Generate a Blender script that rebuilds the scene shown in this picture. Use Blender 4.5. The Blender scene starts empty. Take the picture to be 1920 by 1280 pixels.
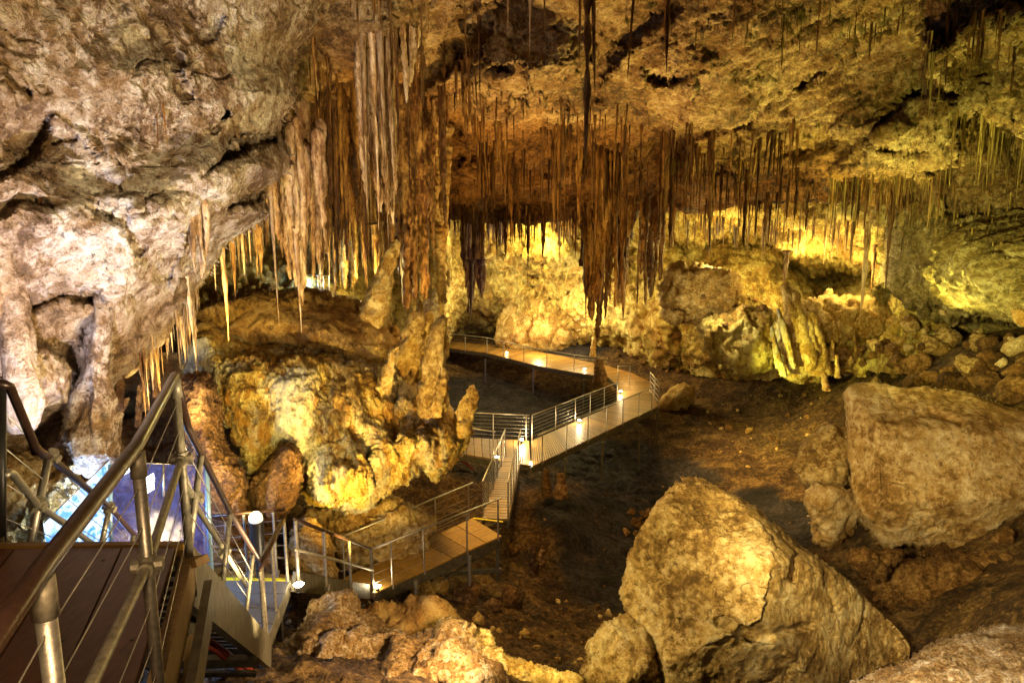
import bpy, math, random
import numpy as np
from mathutils import Vector, Matrix
from mathutils.bvhtree import BVHTree

random.seed(7); rng = np.random.RandomState(11)
S = bpy.context.scene; C = S.collection
# ------------------------------------------------------------------ camera, world, exposure
H, PITCH, F = 8.6, math.radians(9.5), 1280.0
SP, CP = math.sin(PITCH), math.cos(PITCH)
cam_d = bpy.data.cameras.new('camera'); cam_d.sensor_width = 36; cam_d.lens = 24; cam_d.clip_end = 500; cam_d.clip_start = 0.05
cam = bpy.data.objects.new('camera', cam_d); C.objects.link(cam)
cam.location = (0, 0, H); cam.rotation_euler = (math.pi/2 - PITCH, 0, 0); S.camera = cam
S.view_settings.view_transform = 'Standard'; S.view_settings.look = 'None'
S.view_settings.exposure = 0.55; S.view_settings.gamma = 1
W = bpy.data.worlds.new('World'); S.world = W; W.use_nodes = True
W.node_tree.nodes['Background'].inputs[0].default_value = (1.0, 0.62, 0.28, 1)
W.node_tree.nodes['Background'].inputs[1].default_value = 0.03

def P(px, py, d):
    """photograph measurement + distance -> world point"""
    u = (px-960)/F; v = (py-640)/F
    return np.array([u*d, d*(CP - v*SP), H - d*(SP + v*CP)])
def PA(px, py, d):
    u = (px-960)/F; v = (py-640)/F
    return np.stack([u*d, d*(CP - v*SP), H - d*(SP + v*CP)], -1)
def DZ(py, z):
    return (H-z)/(SP + (py-640)/F*CP)
def G(px, py, z):
    return P(px, py, DZ(py, z))

# ------------------------------------------------------------------ lights: hidden cave lamps, plus added fill spots without fixtures
def lamp(kind, loc, power, col, tgt=None, size=0.15, cone=90, blend=0.6, name='cave_and_fill_light'):
    l = bpy.data.lights.new(name, kind); l.energy = power; l.color = col
    if kind == 'AREA': l.shape = 'DISK'; l.size = size
    else: l.shadow_soft_size = size
    if kind == 'SPOT': l.spot_size = math.radians(cone); l.spot_blend = blend
    o = bpy.data.objects.new(name, l); C.objects.link(o); o.location = Vector([float(c) for c in loc])
    if tgt is not None:
        o.rotation_euler = (Vector([float(c) for c in tgt]) - o.location).to_track_quat('-Z', 'Y').to_euler()
    return o
WARM = (1.0, 0.68, 0.27); GOLD = (1.0, 0.74, 0.22); ORNG = (1.0, 0.52, 0.13); PALE = (1.0, 0.80, 0.66)
COOL = (0.68, 0.74, 1.0); GREEN = (0.82, 0.88, 0.16); WHITE = (1.0, 0.83, 0.42); BLUE = (0.25, 0.45, 1.0)
def spot(a, b, p, col, cone=90, size=0.15, blend=0.7): return lamp('SPOT', P(*a), p, col, P(*b), size, cone, blend)
def pt(a, p, col, size=0.12): return lamp('POINT', P(*a), p, col, None, size)
#LIGHTS-BEGIN
spot((600, 1200, 7.6), (230, 330, 10.5), 1900, (1.0, .75, .37), 84, .3)       # added spot without fixture, raking up the left wall from beside the stairs
spot((60, 980, 6.4), (120, 420, 9), 1200, (.74, .72, 1.0), 75, .1)                     # bluish wash on the left wall
lamp('SPOT', (1.6, 3.6, 6.6), 2350, (1.0, .76, .42), P(230, 330, 10), .4, 84, .8)       # added fill in open air, frontal wash of the left wall
lamp('SPOT', (-.6, .6, 8.3), 120, (1.0, .66, .34), P(160, 1150, 3), .15, 100, .8)       # added fill near the camera to brighten the platform
spot((470, 960, 10.0), (480, 700, 15), 1150, (1.0, .76, .22), 80, .1)
spot((700, 1075, 12.0), (690, 760, 16), 2000, (1.0, .68, .16), 85, .1)
spot((610, 1050, 14.2), (620, 880, 17), 130, WHITE, 90, .06)
spot((430, 640, 13.2), (400, 540, 14.0), 350, (1.0, .75, .25), 120, .05)
spot((300, 860, 11.4), (340, 640, 13.5), 350, (1.0, .72, .2), 80, .05)
spot((900, 900, 20), (970, 90, 18), 5600, (1.0, .62, .20), 66, .3)             # middle ceiling
spot((1250, 900, 22), (1220, 110, 19), 5600, (1.0, .64, .24), 72, .3)
spot((700, 700, 11), (720, 180, 15), 520, (1.0, .68, .40), 60, .15)
spot((1700, 720, 26), (1620, 180, 20), 6500, (.95, .84, .16), 85, .3)
spot((1500, 620, 16), (1850, 440, 22), 4600, (.95, .87, .22), 75, .3)
spot((1800, 760, 13), (1830, 90, 16), 1500, (.90, .88, .16), 85, .3)
spot((1500, 700, 30), (1480, 240, 25), 2600, (1.0, .68, .16), 80, .3)
pt((1082, 586, 44.6), 700, WHITE); pt((915, 562, 46.2), 420, WHITE); pt((848, 455, 42.0), 90, WHITE)
pt((1000, 450, 44.0), 900, GOLD); pt((1215, 560, 39.3), 200, GOLD); pt((1010, 636, 46.0), 380, WARM); pt((1180, 640, 41), 140, ORNG)
pt((1330, 480, 38.0), 600, GOLD); pt((1500, 490, 38.5), 520, GOLD); pt((1590, 500, 34.5), 480, GOLD); pt((1350, 566, 32.6), 260, WHITE)
spot((1385, 722, 29.4), (1512, 660, 32.5), 1500, (.97, .90, .16), 55, .08)
spot((1400, 690, 30.5), (1460, 725, 31), 260, (.8, .95, .12), 120, .05)
pt((690, 520, 21.0), 260, GOLD); pt((620, 560, 22), 160, GOLD); pt((800, 680, 20.5), 150, GOLD)
lamp('SPOT', (-3.2, 8.0, 5.6), 3000, (1.0, .76, .27), P(1360, 1040, 14), .2, 60, .7)        # boulders
lamp('SPOT', (1.5, 7.0, 6.0), 5000, (1.0, .77, .30), P(1740, 880, 20), .3, 60, .7)
spot((1430, 900, 5.6), (1850, 1250, 7.4), 1300, (1.0, .80, .52), 80, .3)
spot((900, 1150, 8.0), (680, 1210, 10), 620, (1.0, .68, .34), 110, .2)
spot((960, 300, 18), (1000, 1000, 22), 2600, (1.0, .60, .18), 100, .6)
spot((160, 1040, 8.9), (60, 930, 9.5), 150, (.62, .78, 1.0), 120, .05)
spot((285, 1010, 10.6), (250, 940, 13), 240, (.30, .38, 1.0), 130, .05)
pt((150, 990, 9.3), 380, (.22, .42, 1.0))
spot((625, 1010, 14.2), (600, 880, 16), 150, (1.0, .74, .01), 34, .03, .3)
spot((1120, 800, 25), (1160, 430, 31), 1500, (1.0, .58, .16), 60, .15)  # added to brighten the big middle drapery
spot((1000, 720, 24), (960, 310, 25), 2700, (1.0, .60, .17), 75, .2)  # added to brighten the middle of the ceiling behind the drapery
spot((780, 640, 17), (790, 330, 20), 500, (1.0, .56, .15), 70, .1)
spot((1250, 560, 26), (1400, 790, 28), 7000, (1.0, .66, .20), 70, .3)
spot((1010, 1170, 9.6), (940, 1240, 10.9), 130, GOLD, 120, .06)  # added to brighten the yellow ledge at the bottom
spot((960, 860, 30), (900, 740, 34), 900, (.5, .42, 1.0), 90, .1)
#LIGHTS-END

# ------------------------------------------------------------------ noise
_perm = np.random.RandomState(3).permutation(256).astype(np.int32); _perm = np.concatenate([_perm, _perm, _perm])
_g = np.array([[1,1,0],[-1,1,0],[1,-1,0],[-1,-1,0],[1,0,1],[-1,0,1],[1,0,-1],[-1,0,-1],[0,1,1],[0,-1,1],[0,1,-1],[0,-1,-1],[1,1,0],[-1,1,0],[0,-1,1],[0,-1,-1]], np.float32)
def perlin(p, seed=0):
    p = np.asarray(p, np.float32) + np.float32(seed*17.31)
    i = np.floor(p).astype(np.int32); f = p - i; i &= 255
    w = f*f*f*(f*(f*6-15)+10)
    def corner(a, b, c):
        h = _perm[_perm[_perm[(i[:,0]+a) & 255] + ((i[:,1]+b) & 255)] + ((i[:,2]+c) & 255)] & 15
        g = _g[h]
        return g[:,0]*(f[:,0]-a) + g[:,1]*(f[:,1]-b) + g[:,2]*(f[:,2]-c)
    def lx(b, c):
        A = corner(0,b,c); return A + w[:,0]*(corner(1,b,c)-A)
    a0 = lx(0,0); a0 = a0 + w[:,1]*(lx(1,0)-a0)
    a1 = lx(0,1); a1 = a1 + w[:,1]*(lx(1,1)-a1)
    return a0 + w[:,2]*(a1-a0)
def fbm(p, o=4, seed=0, ridge=False, gain=.5):
    s = 0; a = 1; t = 0
    for k in range(o):
        n = perlin(p*(2.03**k), seed+k)
        if ridge: n = 1 - 2*np.abs(n)*1.6
        s = s + a*n; t += a; a *= gain
    return s/t
def facets(p, seed=0):
    """stepped, flat-faced blocks: distance-like field of random cells"""
    i = np.floor(p).astype(np.int32); best = np.full(len(p), 9., np.float32); sec = best.copy(); val = np.zeros(len(p), np.float32)
    for a in (-1,0,1):
        for b in (-1,0,1):
            for c in (-1,0,1):
                x, y, z = (i[:,0]+a)&255, (i[:,1]+b)&255, (i[:,2]+c)&255
                h1 = _perm[_perm[_perm[(x+seed)&255]+y]+z]; h2 = _perm[h1+37]; h3 = _perm[h2+91]; h4 = _perm[h3+11]
                ox = i[:,0]+a+h1/255.; oy = i[:,1]+b+h2/255.; oz = i[:,2]+c+h3/255.
                d = np.sqrt((p[:,0]-ox)**2+(p[:,1]-oy)**2+(p[:,2]-oz)**2)
                # a tilted plane in each cell
                v = (h4/255.-.5) + ((h1/255.-.5)*(p[:,0]-ox)+(h2/255.-.5)*(p[:,1]-oy)+(h3/255.-.5)*(p[:,2]-oz))*1.3
                n = d < best
                sec = np.where(n, best, np.minimum(sec, d)); val = np.where(n, v, val); best = np.where(n, d, best)
    e = np.clip((sec-best)*2.6, 0, 1); e = e*e*(3-2*e)
    return val*e, e

# ------------------------------------------------------------------ mesh helpers
def tag(o, label=None, cat=None, group=None, kind=None):
    if label: o['label'] = label
    if cat: o['category'] = cat
    if group: o['group'] = group
    if kind: o['kind'] = kind
    return o
def empty(name, loc, label, cat, group=None):
    o = bpy.data.objects.new(name, None); C.objects.link(o); o.location = Vector([float(c) for c in loc]); o.empty_display_size = .2
    return tag(o, label, cat, group)
def mk_mesh(name, co, faces, mat, smooth=True, attrs=None):
    me = bpy.data.meshes.new(name)
    co = np.asarray(co, np.float32)
    if isinstance(faces, np.ndarray):
        n, k = faces.shape
        me.vertices.add(len(co)); me.vertices.foreach_set('co', co.ravel())
        me.loops.add(n*k); me.loops.foreach_set('vertex_index', faces.astype(np.int32).ravel())
        me.polygons.add(n); me.polygons.foreach_set('loop_start', np.arange(0, n*k, k, dtype=np.int32))
        me.update(calc_edges=True)
    else:
        me.from_pydata([tuple(map(float, c)) for c in co], [], faces)
    if smooth: me.polygons.foreach_set('use_smooth', np.ones(len(me.polygons), bool))
    if attrs:
        for k, v in attrs.items():
            a = me.attributes.new(k, 'FLOAT', 'POINT'); a.data.foreach_set('value', np.asarray(v, np.float32))
    me.materials.append(mat); me.validate(); me.update()
    return me
def link(name, me, parent=None):
    o = bpy.data.objects.new(name, me); C.objects.link(o)
    if parent is not None:
        o.parent = parent; o.matrix_parent_inverse = Matrix.Translation(-parent.location)
    return o
def normals(co, faces):
    f = faces; a = co[f[:,0]]; b = co[f[:,1]]; c = co[f[:,2]]
    n = np.cross(b-a, c-a)
    if f.shape[1] == 4: n = n + np.cross(c-a, co[f[:,3]]-a)
    vn = np.zeros_like(co)
    for k in range(f.shape[1]):
        for ax in range(3): vn[:,ax] += np.bincount(f[:,k], n[:,ax], len(co))
    return vn/np.maximum(np.linalg.norm(vn, axis=1, keepdims=True), 1e-9)
class MB:
    def __init__(s): s.v = []; s.f = []
    def add(s, v, f):
        b = len(s.v); s.v += [tuple(map(float, x)) for x in v]; s.f += [tuple(b+i for i in q) for q in f]
    def hexa(s, p):   # 8 corners: bottom 4, top 4
        s.add(p, [(3,2,1,0),(4,5,6,7),(0,1,5,4),(1,2,6,5),(2,3,7,6),(3,0,4,7)])
    def box(s, c, sz, ax=None):
        X, Y, Z = ax if ax is not None else np.eye(3)
        h = [(-1,-1,-1),(1,-1,-1),(1,1,-1),(-1,1,-1),(-1,-1,1),(1,-1,1),(1,1,1),(-1,1,1)]
        s.hexa([np.asarray(c)+X*a*sz[0]/2+Y*b*sz[1]/2+Z*g*sz[2]/2 for a,b,g in h])
    def beam(s, a, b, w, h, up=(0,0,1)):
        a = np.asarray(a, float); b = np.asarray(b, float); Y = (b-a); L = np.linalg.norm(Y); Y /= L
        X = np.cross(Y, up); X /= np.linalg.norm(X); Z = np.cross(X, Y)
        s.box((a+b)/2, (w, L, h), (X, Y, Z))
    def tube(s, pts, r, n=10, cap=True):
        pts = [np.asarray(p, float) for p in pts]; rs = r if hasattr(r, '__len__') else [r]*len(pts)
        b = len(s.v); ref = np.array([0.,0.,1.])
        for i, p in enumerate(pts):
            t = pts[min(i+1, len(pts)-1)] - pts[max(i-1, 0)]; t /= np.linalg.norm(t)+1e-9
            rf = ref if abs(t[2]) < .95 else np.array([0.,1.,0.])
            x = np.cross(t, rf); x /= np.linalg.norm(x); y = np.cross(t, x)
            for k in range(n):
                a = 2*math.pi*k/n; s.v.append(tuple(p + rs[i]*(x*math.cos(a)+y*math.sin(a))))
        for i in range(len(pts)-1):
            for k in range(n):
                k2 = (k+1) % n; s.f.append((b+i*n+k, b+i*n+k2, b+(i+1)*n+k2, b+(i+1)*n+k))
        if cap:
            s.f.append(tuple(b+k for k in range(n))[::-1]); s.f.append(tuple(b+(len(pts)-1)*n+k for k in range(n)))
    def build(s, name, mat, parent=None, smooth=False):
        me = mk_mesh(name, s.v, s.f, mat, smooth)
        return link(name, me, parent)

# ------------------------------------------------------------------ materials
def nt(name):
    m = bpy.data.materials.new(name); m.use_nodes = True; t = m.node_tree
    return m, t, t.nodes['Principled BSDF']
def ramp(t, fac, stops):
    r = t.nodes.new('ShaderNodeValToRGB'); e = r.color_ramp.elements
    while len(e) > 1: e.remove(e[-1])
    e[0].position = stops[0][0]; e[0].color = (*stops[0][1], 1)
    for p, c in stops[1:]:
        q = e.new(p); q.color = (*c, 1)
    t.links.new(fac, r.inputs[0]); return r.outputs[0]
def tnoise(t, vec, scale, det=6, rough=.6, dist=0.):
    n = t.nodes.new('ShaderNodeTexNoise'); n.inputs['Scale'].default_value = scale; n.inputs['Detail'].default_value = det
    n.inputs['Roughness'].default_value = rough; n.inputs['Distortion'].default_value = dist
    t.links.new(vec, n.inputs['Vector']); return n.outputs['Fac']
def mixc(t, fac, a, b, mode='MIX'):
    m = t.nodes.new('ShaderNodeMix'); m.data_type = 'RGBA'; m.blend_type = mode
    for s, v in ((m.inputs[0], fac), (m.inputs[6], a), (m.inputs[7], b)):
        if isinstance(v, (int, float)): s.default_value = v
        elif isinstance(v, tuple): s.default_value = (*v, 1)
        else: t.links.new(v, s)
    return m.outputs[2]
def mth(t, op, a, b=None):
    m = t.nodes.new('ShaderNodeMath'); m.operation = op
    for s, v in ((m.inputs[0], a), (m.inputs[1], b)):
        if v is None: continue
        if isinstance(v, (int, float)): s.default_value = v
        else: t.links.new(v, s)
    return m.outputs[0]
def rock(name, c_dark, c_mid, c_pale, bump=.5, scale=1., stretch=(1,1,1), rough=.8, stain=(.22,.09,.02), stain_amt=.6, spec=.3, zone=None, popcorn=0., rot=None, vary=False, bands=None):
    m, t, b = nt(name)
    g = t.nodes.new('ShaderNodeNewGeometry')
    mp = t.nodes.new('ShaderNodeMapping'); mp.inputs['Scale'].default_value = stretch
    if rot: mp.inputs['Rotation'].default_value = rot
    t.links.new(g.outputs['Position'], mp.inputs['Vector']); v = mp.outputs[0]
    n1 = tnoise(t, v, .7*scale, 8, .62, .6)
    n2 = tnoise(t, v, 5*scale, 8, .68, .3)
    n3 = tnoise(t, v, 22*scale, 5, .7)
    mixn = mth(t, 'ADD', mth(t, 'MULTIPLY', n1, .42), mth(t, 'ADD', mth(t, 'MULTIPLY', n2, .42), mth(t, 'MULTIPLY', n3, .16)))
    col = ramp(t, mixn, [(.41, tuple(x*.6 for x in c_dark)), (.455, c_dark), (.505, c_mid), (.575, c_pale)])
    st = ramp(t, tnoise(t, v, 1.3*scale, 9, .72, 1.2), [(.49, (0,0,0)), (.55, (1,1,1))])
    stf = mth(t, 'MULTIPLY', st, stain_amt)
    col = mixc(t, stf, col, stain)
    # small dark pits and pale crystal crusts
    pit = ramp(t, tnoise(t, v, 9*scale, 6, .75, .8), [(.36, (1,1,1)), (.43, (0,0,0))])
    col = mixc(t, mth(t, 'MULTIPLY', pit, .8), col, tuple(x*.35 for x in c_dark))
    if bands:
        mb = t.nodes.new('ShaderNodeMapping'); mb.inputs['Scale'].default_value = (1, 1, .22); t.links.new(g.outputs['Position'], mb.inputs['Vector'])
        bf = ramp(t, tnoise(t, mb.outputs[0], .9, 6, .6, .8), [(.50, (0,0,0)), (.60, (.85,.85,.85))])
        col = mixc(t, bf, col, ramp(t, mixn, [(.42, tuple(x*.45 for x in bands)), (.52, bands)]))
    if zone:
        a = t.nodes.new('ShaderNodeAttribute'); a.attribute_name = 'zone'
        zc = ramp(t, mixn, [(.42, zone[0]), (.5, zone[1]), (.58, zone[2])])
        col = mixc(t, a.outputs['Fac'], col, zc)
    if vary:
        oi = t.nodes.new('ShaderNodeObjectInfo'); rr = mth(t, 'FRACT', mth(t, 'ADD', oi.outputs['Random'], g.outputs['Random Per Island']))
        col = mixc(t, 1.0, col, ramp(t, rr, [(0, (.42,.36,.30)), (.5, (.85,.80,.72)), (1, (1.3,1.25,1.15))]), 'MULTIPLY')
    t.links.new(col, b.inputs['Base Color'])
    b.inputs['Roughness'].default_value = rough; b.inputs['Specular IOR Level'].default_value = spec
    hgt = mth(t, 'ADD', mth(t, 'MULTIPLY', n2, 1.0), mth(t, 'MULTIPLY', n3, .35))
    hgt = mth(t, 'SUBTRACT', hgt, mth(t, 'MULTIPLY', pit, .22))
    if popcorn:
        vo = t.nodes.new('ShaderNodeTexVoronoi'); vo.inputs['Scale'].default_value = 7*scale; t.links.new(v, vo.inputs['Vector'])
        hgt = mth(t, 'SUBTRACT', hgt, mth(t, 'MULTIPLY', vo.outputs['Distance'], popcorn))
    bp = t.nodes.new('ShaderNodeBump'); bp.inputs['Strength'].default_value = bump; bp.inputs['Distance'].default_value = .42/scale
    t.links.new(hgt, bp.inputs['Height']); t.links.new(bp.outputs[0], b.inputs['Normal'])
    return m
M = {}
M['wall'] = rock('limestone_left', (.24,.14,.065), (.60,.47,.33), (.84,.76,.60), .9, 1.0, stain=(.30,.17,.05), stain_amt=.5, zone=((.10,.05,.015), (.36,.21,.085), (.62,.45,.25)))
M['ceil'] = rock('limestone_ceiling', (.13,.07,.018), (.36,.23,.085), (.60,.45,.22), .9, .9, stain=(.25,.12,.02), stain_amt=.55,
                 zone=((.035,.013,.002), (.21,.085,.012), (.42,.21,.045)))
M['right'] = rock('limestone_right', (.15,.11,.03), (.36,.28,.09), (.60,.52,.26), .8, .8, stain=(.20,.12,.02), stain_amt=.5, stretch=(1,1,1.6))
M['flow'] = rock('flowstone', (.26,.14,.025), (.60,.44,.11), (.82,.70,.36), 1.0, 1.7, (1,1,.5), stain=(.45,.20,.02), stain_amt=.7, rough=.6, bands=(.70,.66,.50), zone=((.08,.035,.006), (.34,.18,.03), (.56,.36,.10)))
M['mound'] = rock('mound_rock', (.18,.09,.02), (.38,.22,.06), (.5,.34,.12), .6, 1.1, stain=(.25,.11,.02), stain_amt=.5)
M['brown'] = rock('brown_crust', (.10,.045,.013), (.25,.125,.042), (.42,.24,.10), .9, 2.0, stain=(.2,.08,.02), stain_amt=.4, popcorn=.5)
M['stal'] = rock('stalactite_stone', (.08,.03,.005), (.29,.155,.035), (.52,.35,.12), .6, 2.2, (1,1,.22), stain=(.16,.05,.01), stain_amt=.4, rough=.55, vary=True)
M['stalw'] = rock('pale_stalactite_stone', (.28,.16,.05), (.56,.40,.20), (.74,.62,.42), .6, 2.0, (1,1,.3), stain=(.3,.13,.04), stain_amt=.35, rough=.55, vary=True)
M['stalm'] = rock('buff_stalactite_stone', (.18,.09,.03), (.40,.25,.11), (.60,.46,.28), .6, 2.0, (1,1,.3), stain=(.2,.08,.02), stain_amt=.4, rough=.55)
M['stald'] = rock('dark_stalactite_stone', (.03,.010,.002), (.17,.08,.015), (.34,.19,.045), .5, 2.2, (1,1,.2), stain=(.1,.03,.006), stain_amt=.4, rough=.6, vary=True)
M['stalg'] = rock('olive_stalactite_stone', (.10,.06,.012), (.28,.20,.05), (.45,.36,.12), .5, 2.2, (1,1,.2), stain=(.1,.05,.01), stain_amt=.4, rough=.6, vary=True)
M['back'] = rock('back_wall_stone', (.26,.17,.035), (.56,.43,.11), (.76,.66,.26), .8, .7, (1,1,.7), stain=(.32,.15,.025), stain_amt=.6)
M['boulder'] = rock('boulder_stone', (.20,.11,.03), (.46,.31,.12), (.66,.53,.30), .65, 1.2, stain=(.34,.21,.06), stain_amt=.4, popcorn=.35)
M['boulder2'] = rock('boulder_stone_smooth', (.24,.13,.04), (.46,.31,.14), (.66,.53,.34), .5, 1.0, stain=(.38,.23,.07), stain_amt=.45)
M['rubble'] = rock('rubble_stone', (.10,.05,.012), (.26,.14,.04), (.45,.28,.11), .8, 2.0, stain=(.14,.06,.01), stain_amt=.5, vary=True)
M['yrock'] = rock('ochre_rock', (.30,.17,.04), (.55,.38,.12), (.75,.6,.3), .7, 2.0, stain=(.35,.17,.03), stain_amt=.5)
M['fg'] = rock('foreground_rock', (.20,.11,.03), (.40,.26,.10), (.64,.53,.36), .9, 2.4, stain=(.26,.13,.025), stain_amt=.5, popcorn=.5)
M['floor'] = rock('cave_floor_earth', (.045,.023,.007), (.15,.08,.022), (.31,.19,.065), 1.0, 1.6, stain=(.06,.025,.008), stain_amt=.6,
                  zone=((.004,.003,.003), (.018,.013,.014), (.06,.045,.05)))

def plain(name, col, rough=.5, metal=0., nscale=30, namt=.25, bump=.0):
    m, t, b = nt(name)
    tc = t.nodes.new('ShaderNodeNewGeometry')
    n = tnoise(t, tc.outputs['Position'], nscale, 5, .65)
    c = ramp(t, n, [(.3, tuple(x*(1-namt) for x in col)), (.7, tuple(min(1, x*(1+namt)) for x in col))])
    t.links.new(c, b.inputs['Base Color']); b.inputs['Roughness'].default_value = rough; b.inputs['Metallic'].default_value = metal
    if bump:
        bp = t.nodes.new('ShaderNodeBump'); bp.inputs['Strength'].default_value = bump; bp.inputs['Distance'].default_value = .01
        t.links.new(n, bp.inputs['Height']); t.links.new(bp.outputs[0], b.inputs['Normal'])
    return m
def wood(name, c1, c2, rough=.5, axis=(1,1,1)):
    m, t, b = nt(name)
    g = t.nodes.new('ShaderNodeNewGeometry'); mp = t.nodes.new('ShaderNodeMapping'); mp.inputs['Scale'].default_value = axis
    t.links.new(g.outputs['Position'], mp.inputs['Vector'])
    n = tnoise(t, mp.outputs[0], 12, 6, .65, .4)
    c = ramp(t, n, [(.3, c1), (.7, c2)])
    isl = ramp(t, g.outputs['Random Per Island'], [(0, (.50,.47,.42)), (1, (1.15,1.15,1.12))])
    c = mixc(t, 1.0, c, isl, 'MULTIPLY')
    t.links.new(c, b.inputs['Base Color']); b.inputs['Roughness'].default_value = rough
    bp = t.nodes.new('ShaderNodeBump'); bp.inputs['Strength'].default_value = .35; bp.inputs['Distance'].default_value = .01
    t.links.new(n, bp.inputs['Height']); t.links.new(bp.outputs[0], b.inputs['Normal'])
    return m
M['steel'] = plain('stainless_tube', (.38,.35,.29), .4, .75, 40, .3, .2)
M['galv'] = plain('galvanised_pipe', (.30,.27,.20), .5, .55, 25, .45, .3)
M['brownrail'] = plain('brown_painted_rail', (.04,.02,.014), .3, .3, 25, .35, .2)
M['cable'] = plain('steel_cable', (.5,.47,.42), .4, .8, 40, .2)
M['beam'] = plain('weathered_steel_beam', (.12,.105,.07), .55, .4, 9, .45, .3)
M['plank'] = wood('weathered_planks', (.19,.10,.020), (.38,.22,.055), .42)
M['tanplank'] = wood('tan_planks', (.28,.15,.028), (.42,.25,.055), .5)
M['redwood'] = wood('dark_red_planks', (.11,.044,.016), (.22,.09,.033), .42, (3,.6,3))
M['mat'] = plain('grey_tread_mat', (.13,.12,.09), .7, 0, 60, .25, .3)
M['timber'] = wood('old_timber', (.26,.15,.05), (.46,.30,.12), .7, (3,3,.5))
M['yellow'] = plain('yellow_nosing_paint', (.78,.62,.02), .5, 0, 30, .2)
M['black'] = plain('black_housing', (.02,.018,.016), .4, .2)
M['redcable'] = plain('red_conduit', (.30,.035,.012), .5, 0, 20, .3)
M['bluelit_post'] = plain('post_blue_light_tint', (.25,.42,.60), .4, .4)  # blue light falling on the posts, painted into their base colour
def emis(name, col, s):
    m, t, b = nt(name); b.inputs['Base Color'].default_value = (*col, 1)
    b.inputs['Emission Color'].default_value = (*col, 1); b.inputs['Emission Strength'].default_value = s; return m
M['lens'] = emis('lit_lens', (1, .85, .55), 60)
M['lens2'] = emis('flood_lens', (1, .90, .74), .55)
M['glow_slab'] = emis('added_blue_glow', (.35, .55, 1), 2.2)  # emission of the slab added behind the pane
M['text'] = emis('reflected_lettering_glow', (.75, .85, 1), 3)  # glow painted in for lettering reflected in the glass
def glass():
    m, t, b = nt('panel_glass'); b.inputs['Base Color'].default_value = (.75,.88,1,1); b.inputs['Roughness'].default_value = .03
    b.inputs['Transmission Weight'].default_value = 1; b.inputs['IOR'].default_value = 1.2; return m
M['glass'] = glass()
def glow_pane(name, c1, c2, strength, alpha):  # mottled emission stands in for a reflection on the glass
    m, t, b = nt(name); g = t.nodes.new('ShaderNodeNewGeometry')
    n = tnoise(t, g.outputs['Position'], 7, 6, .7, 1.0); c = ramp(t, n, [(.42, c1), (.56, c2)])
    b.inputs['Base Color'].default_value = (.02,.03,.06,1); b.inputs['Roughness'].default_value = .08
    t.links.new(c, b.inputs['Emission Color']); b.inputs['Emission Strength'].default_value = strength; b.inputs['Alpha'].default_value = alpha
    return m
M['pane_blue'] = glow_pane('blue_reflection_pane', (.04,.22,.80), (.60,.85,1.0), 1.5, .85)
M['pane_violet'] = glow_pane('violet_reflection_pane', (.07,.05,.32), (.18,.20,.85), .45, .3)

def sst(x, a, b):
    t = np.clip((x-a)/(b-a), 0, 1); return t*t*(3-2*t)

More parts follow.
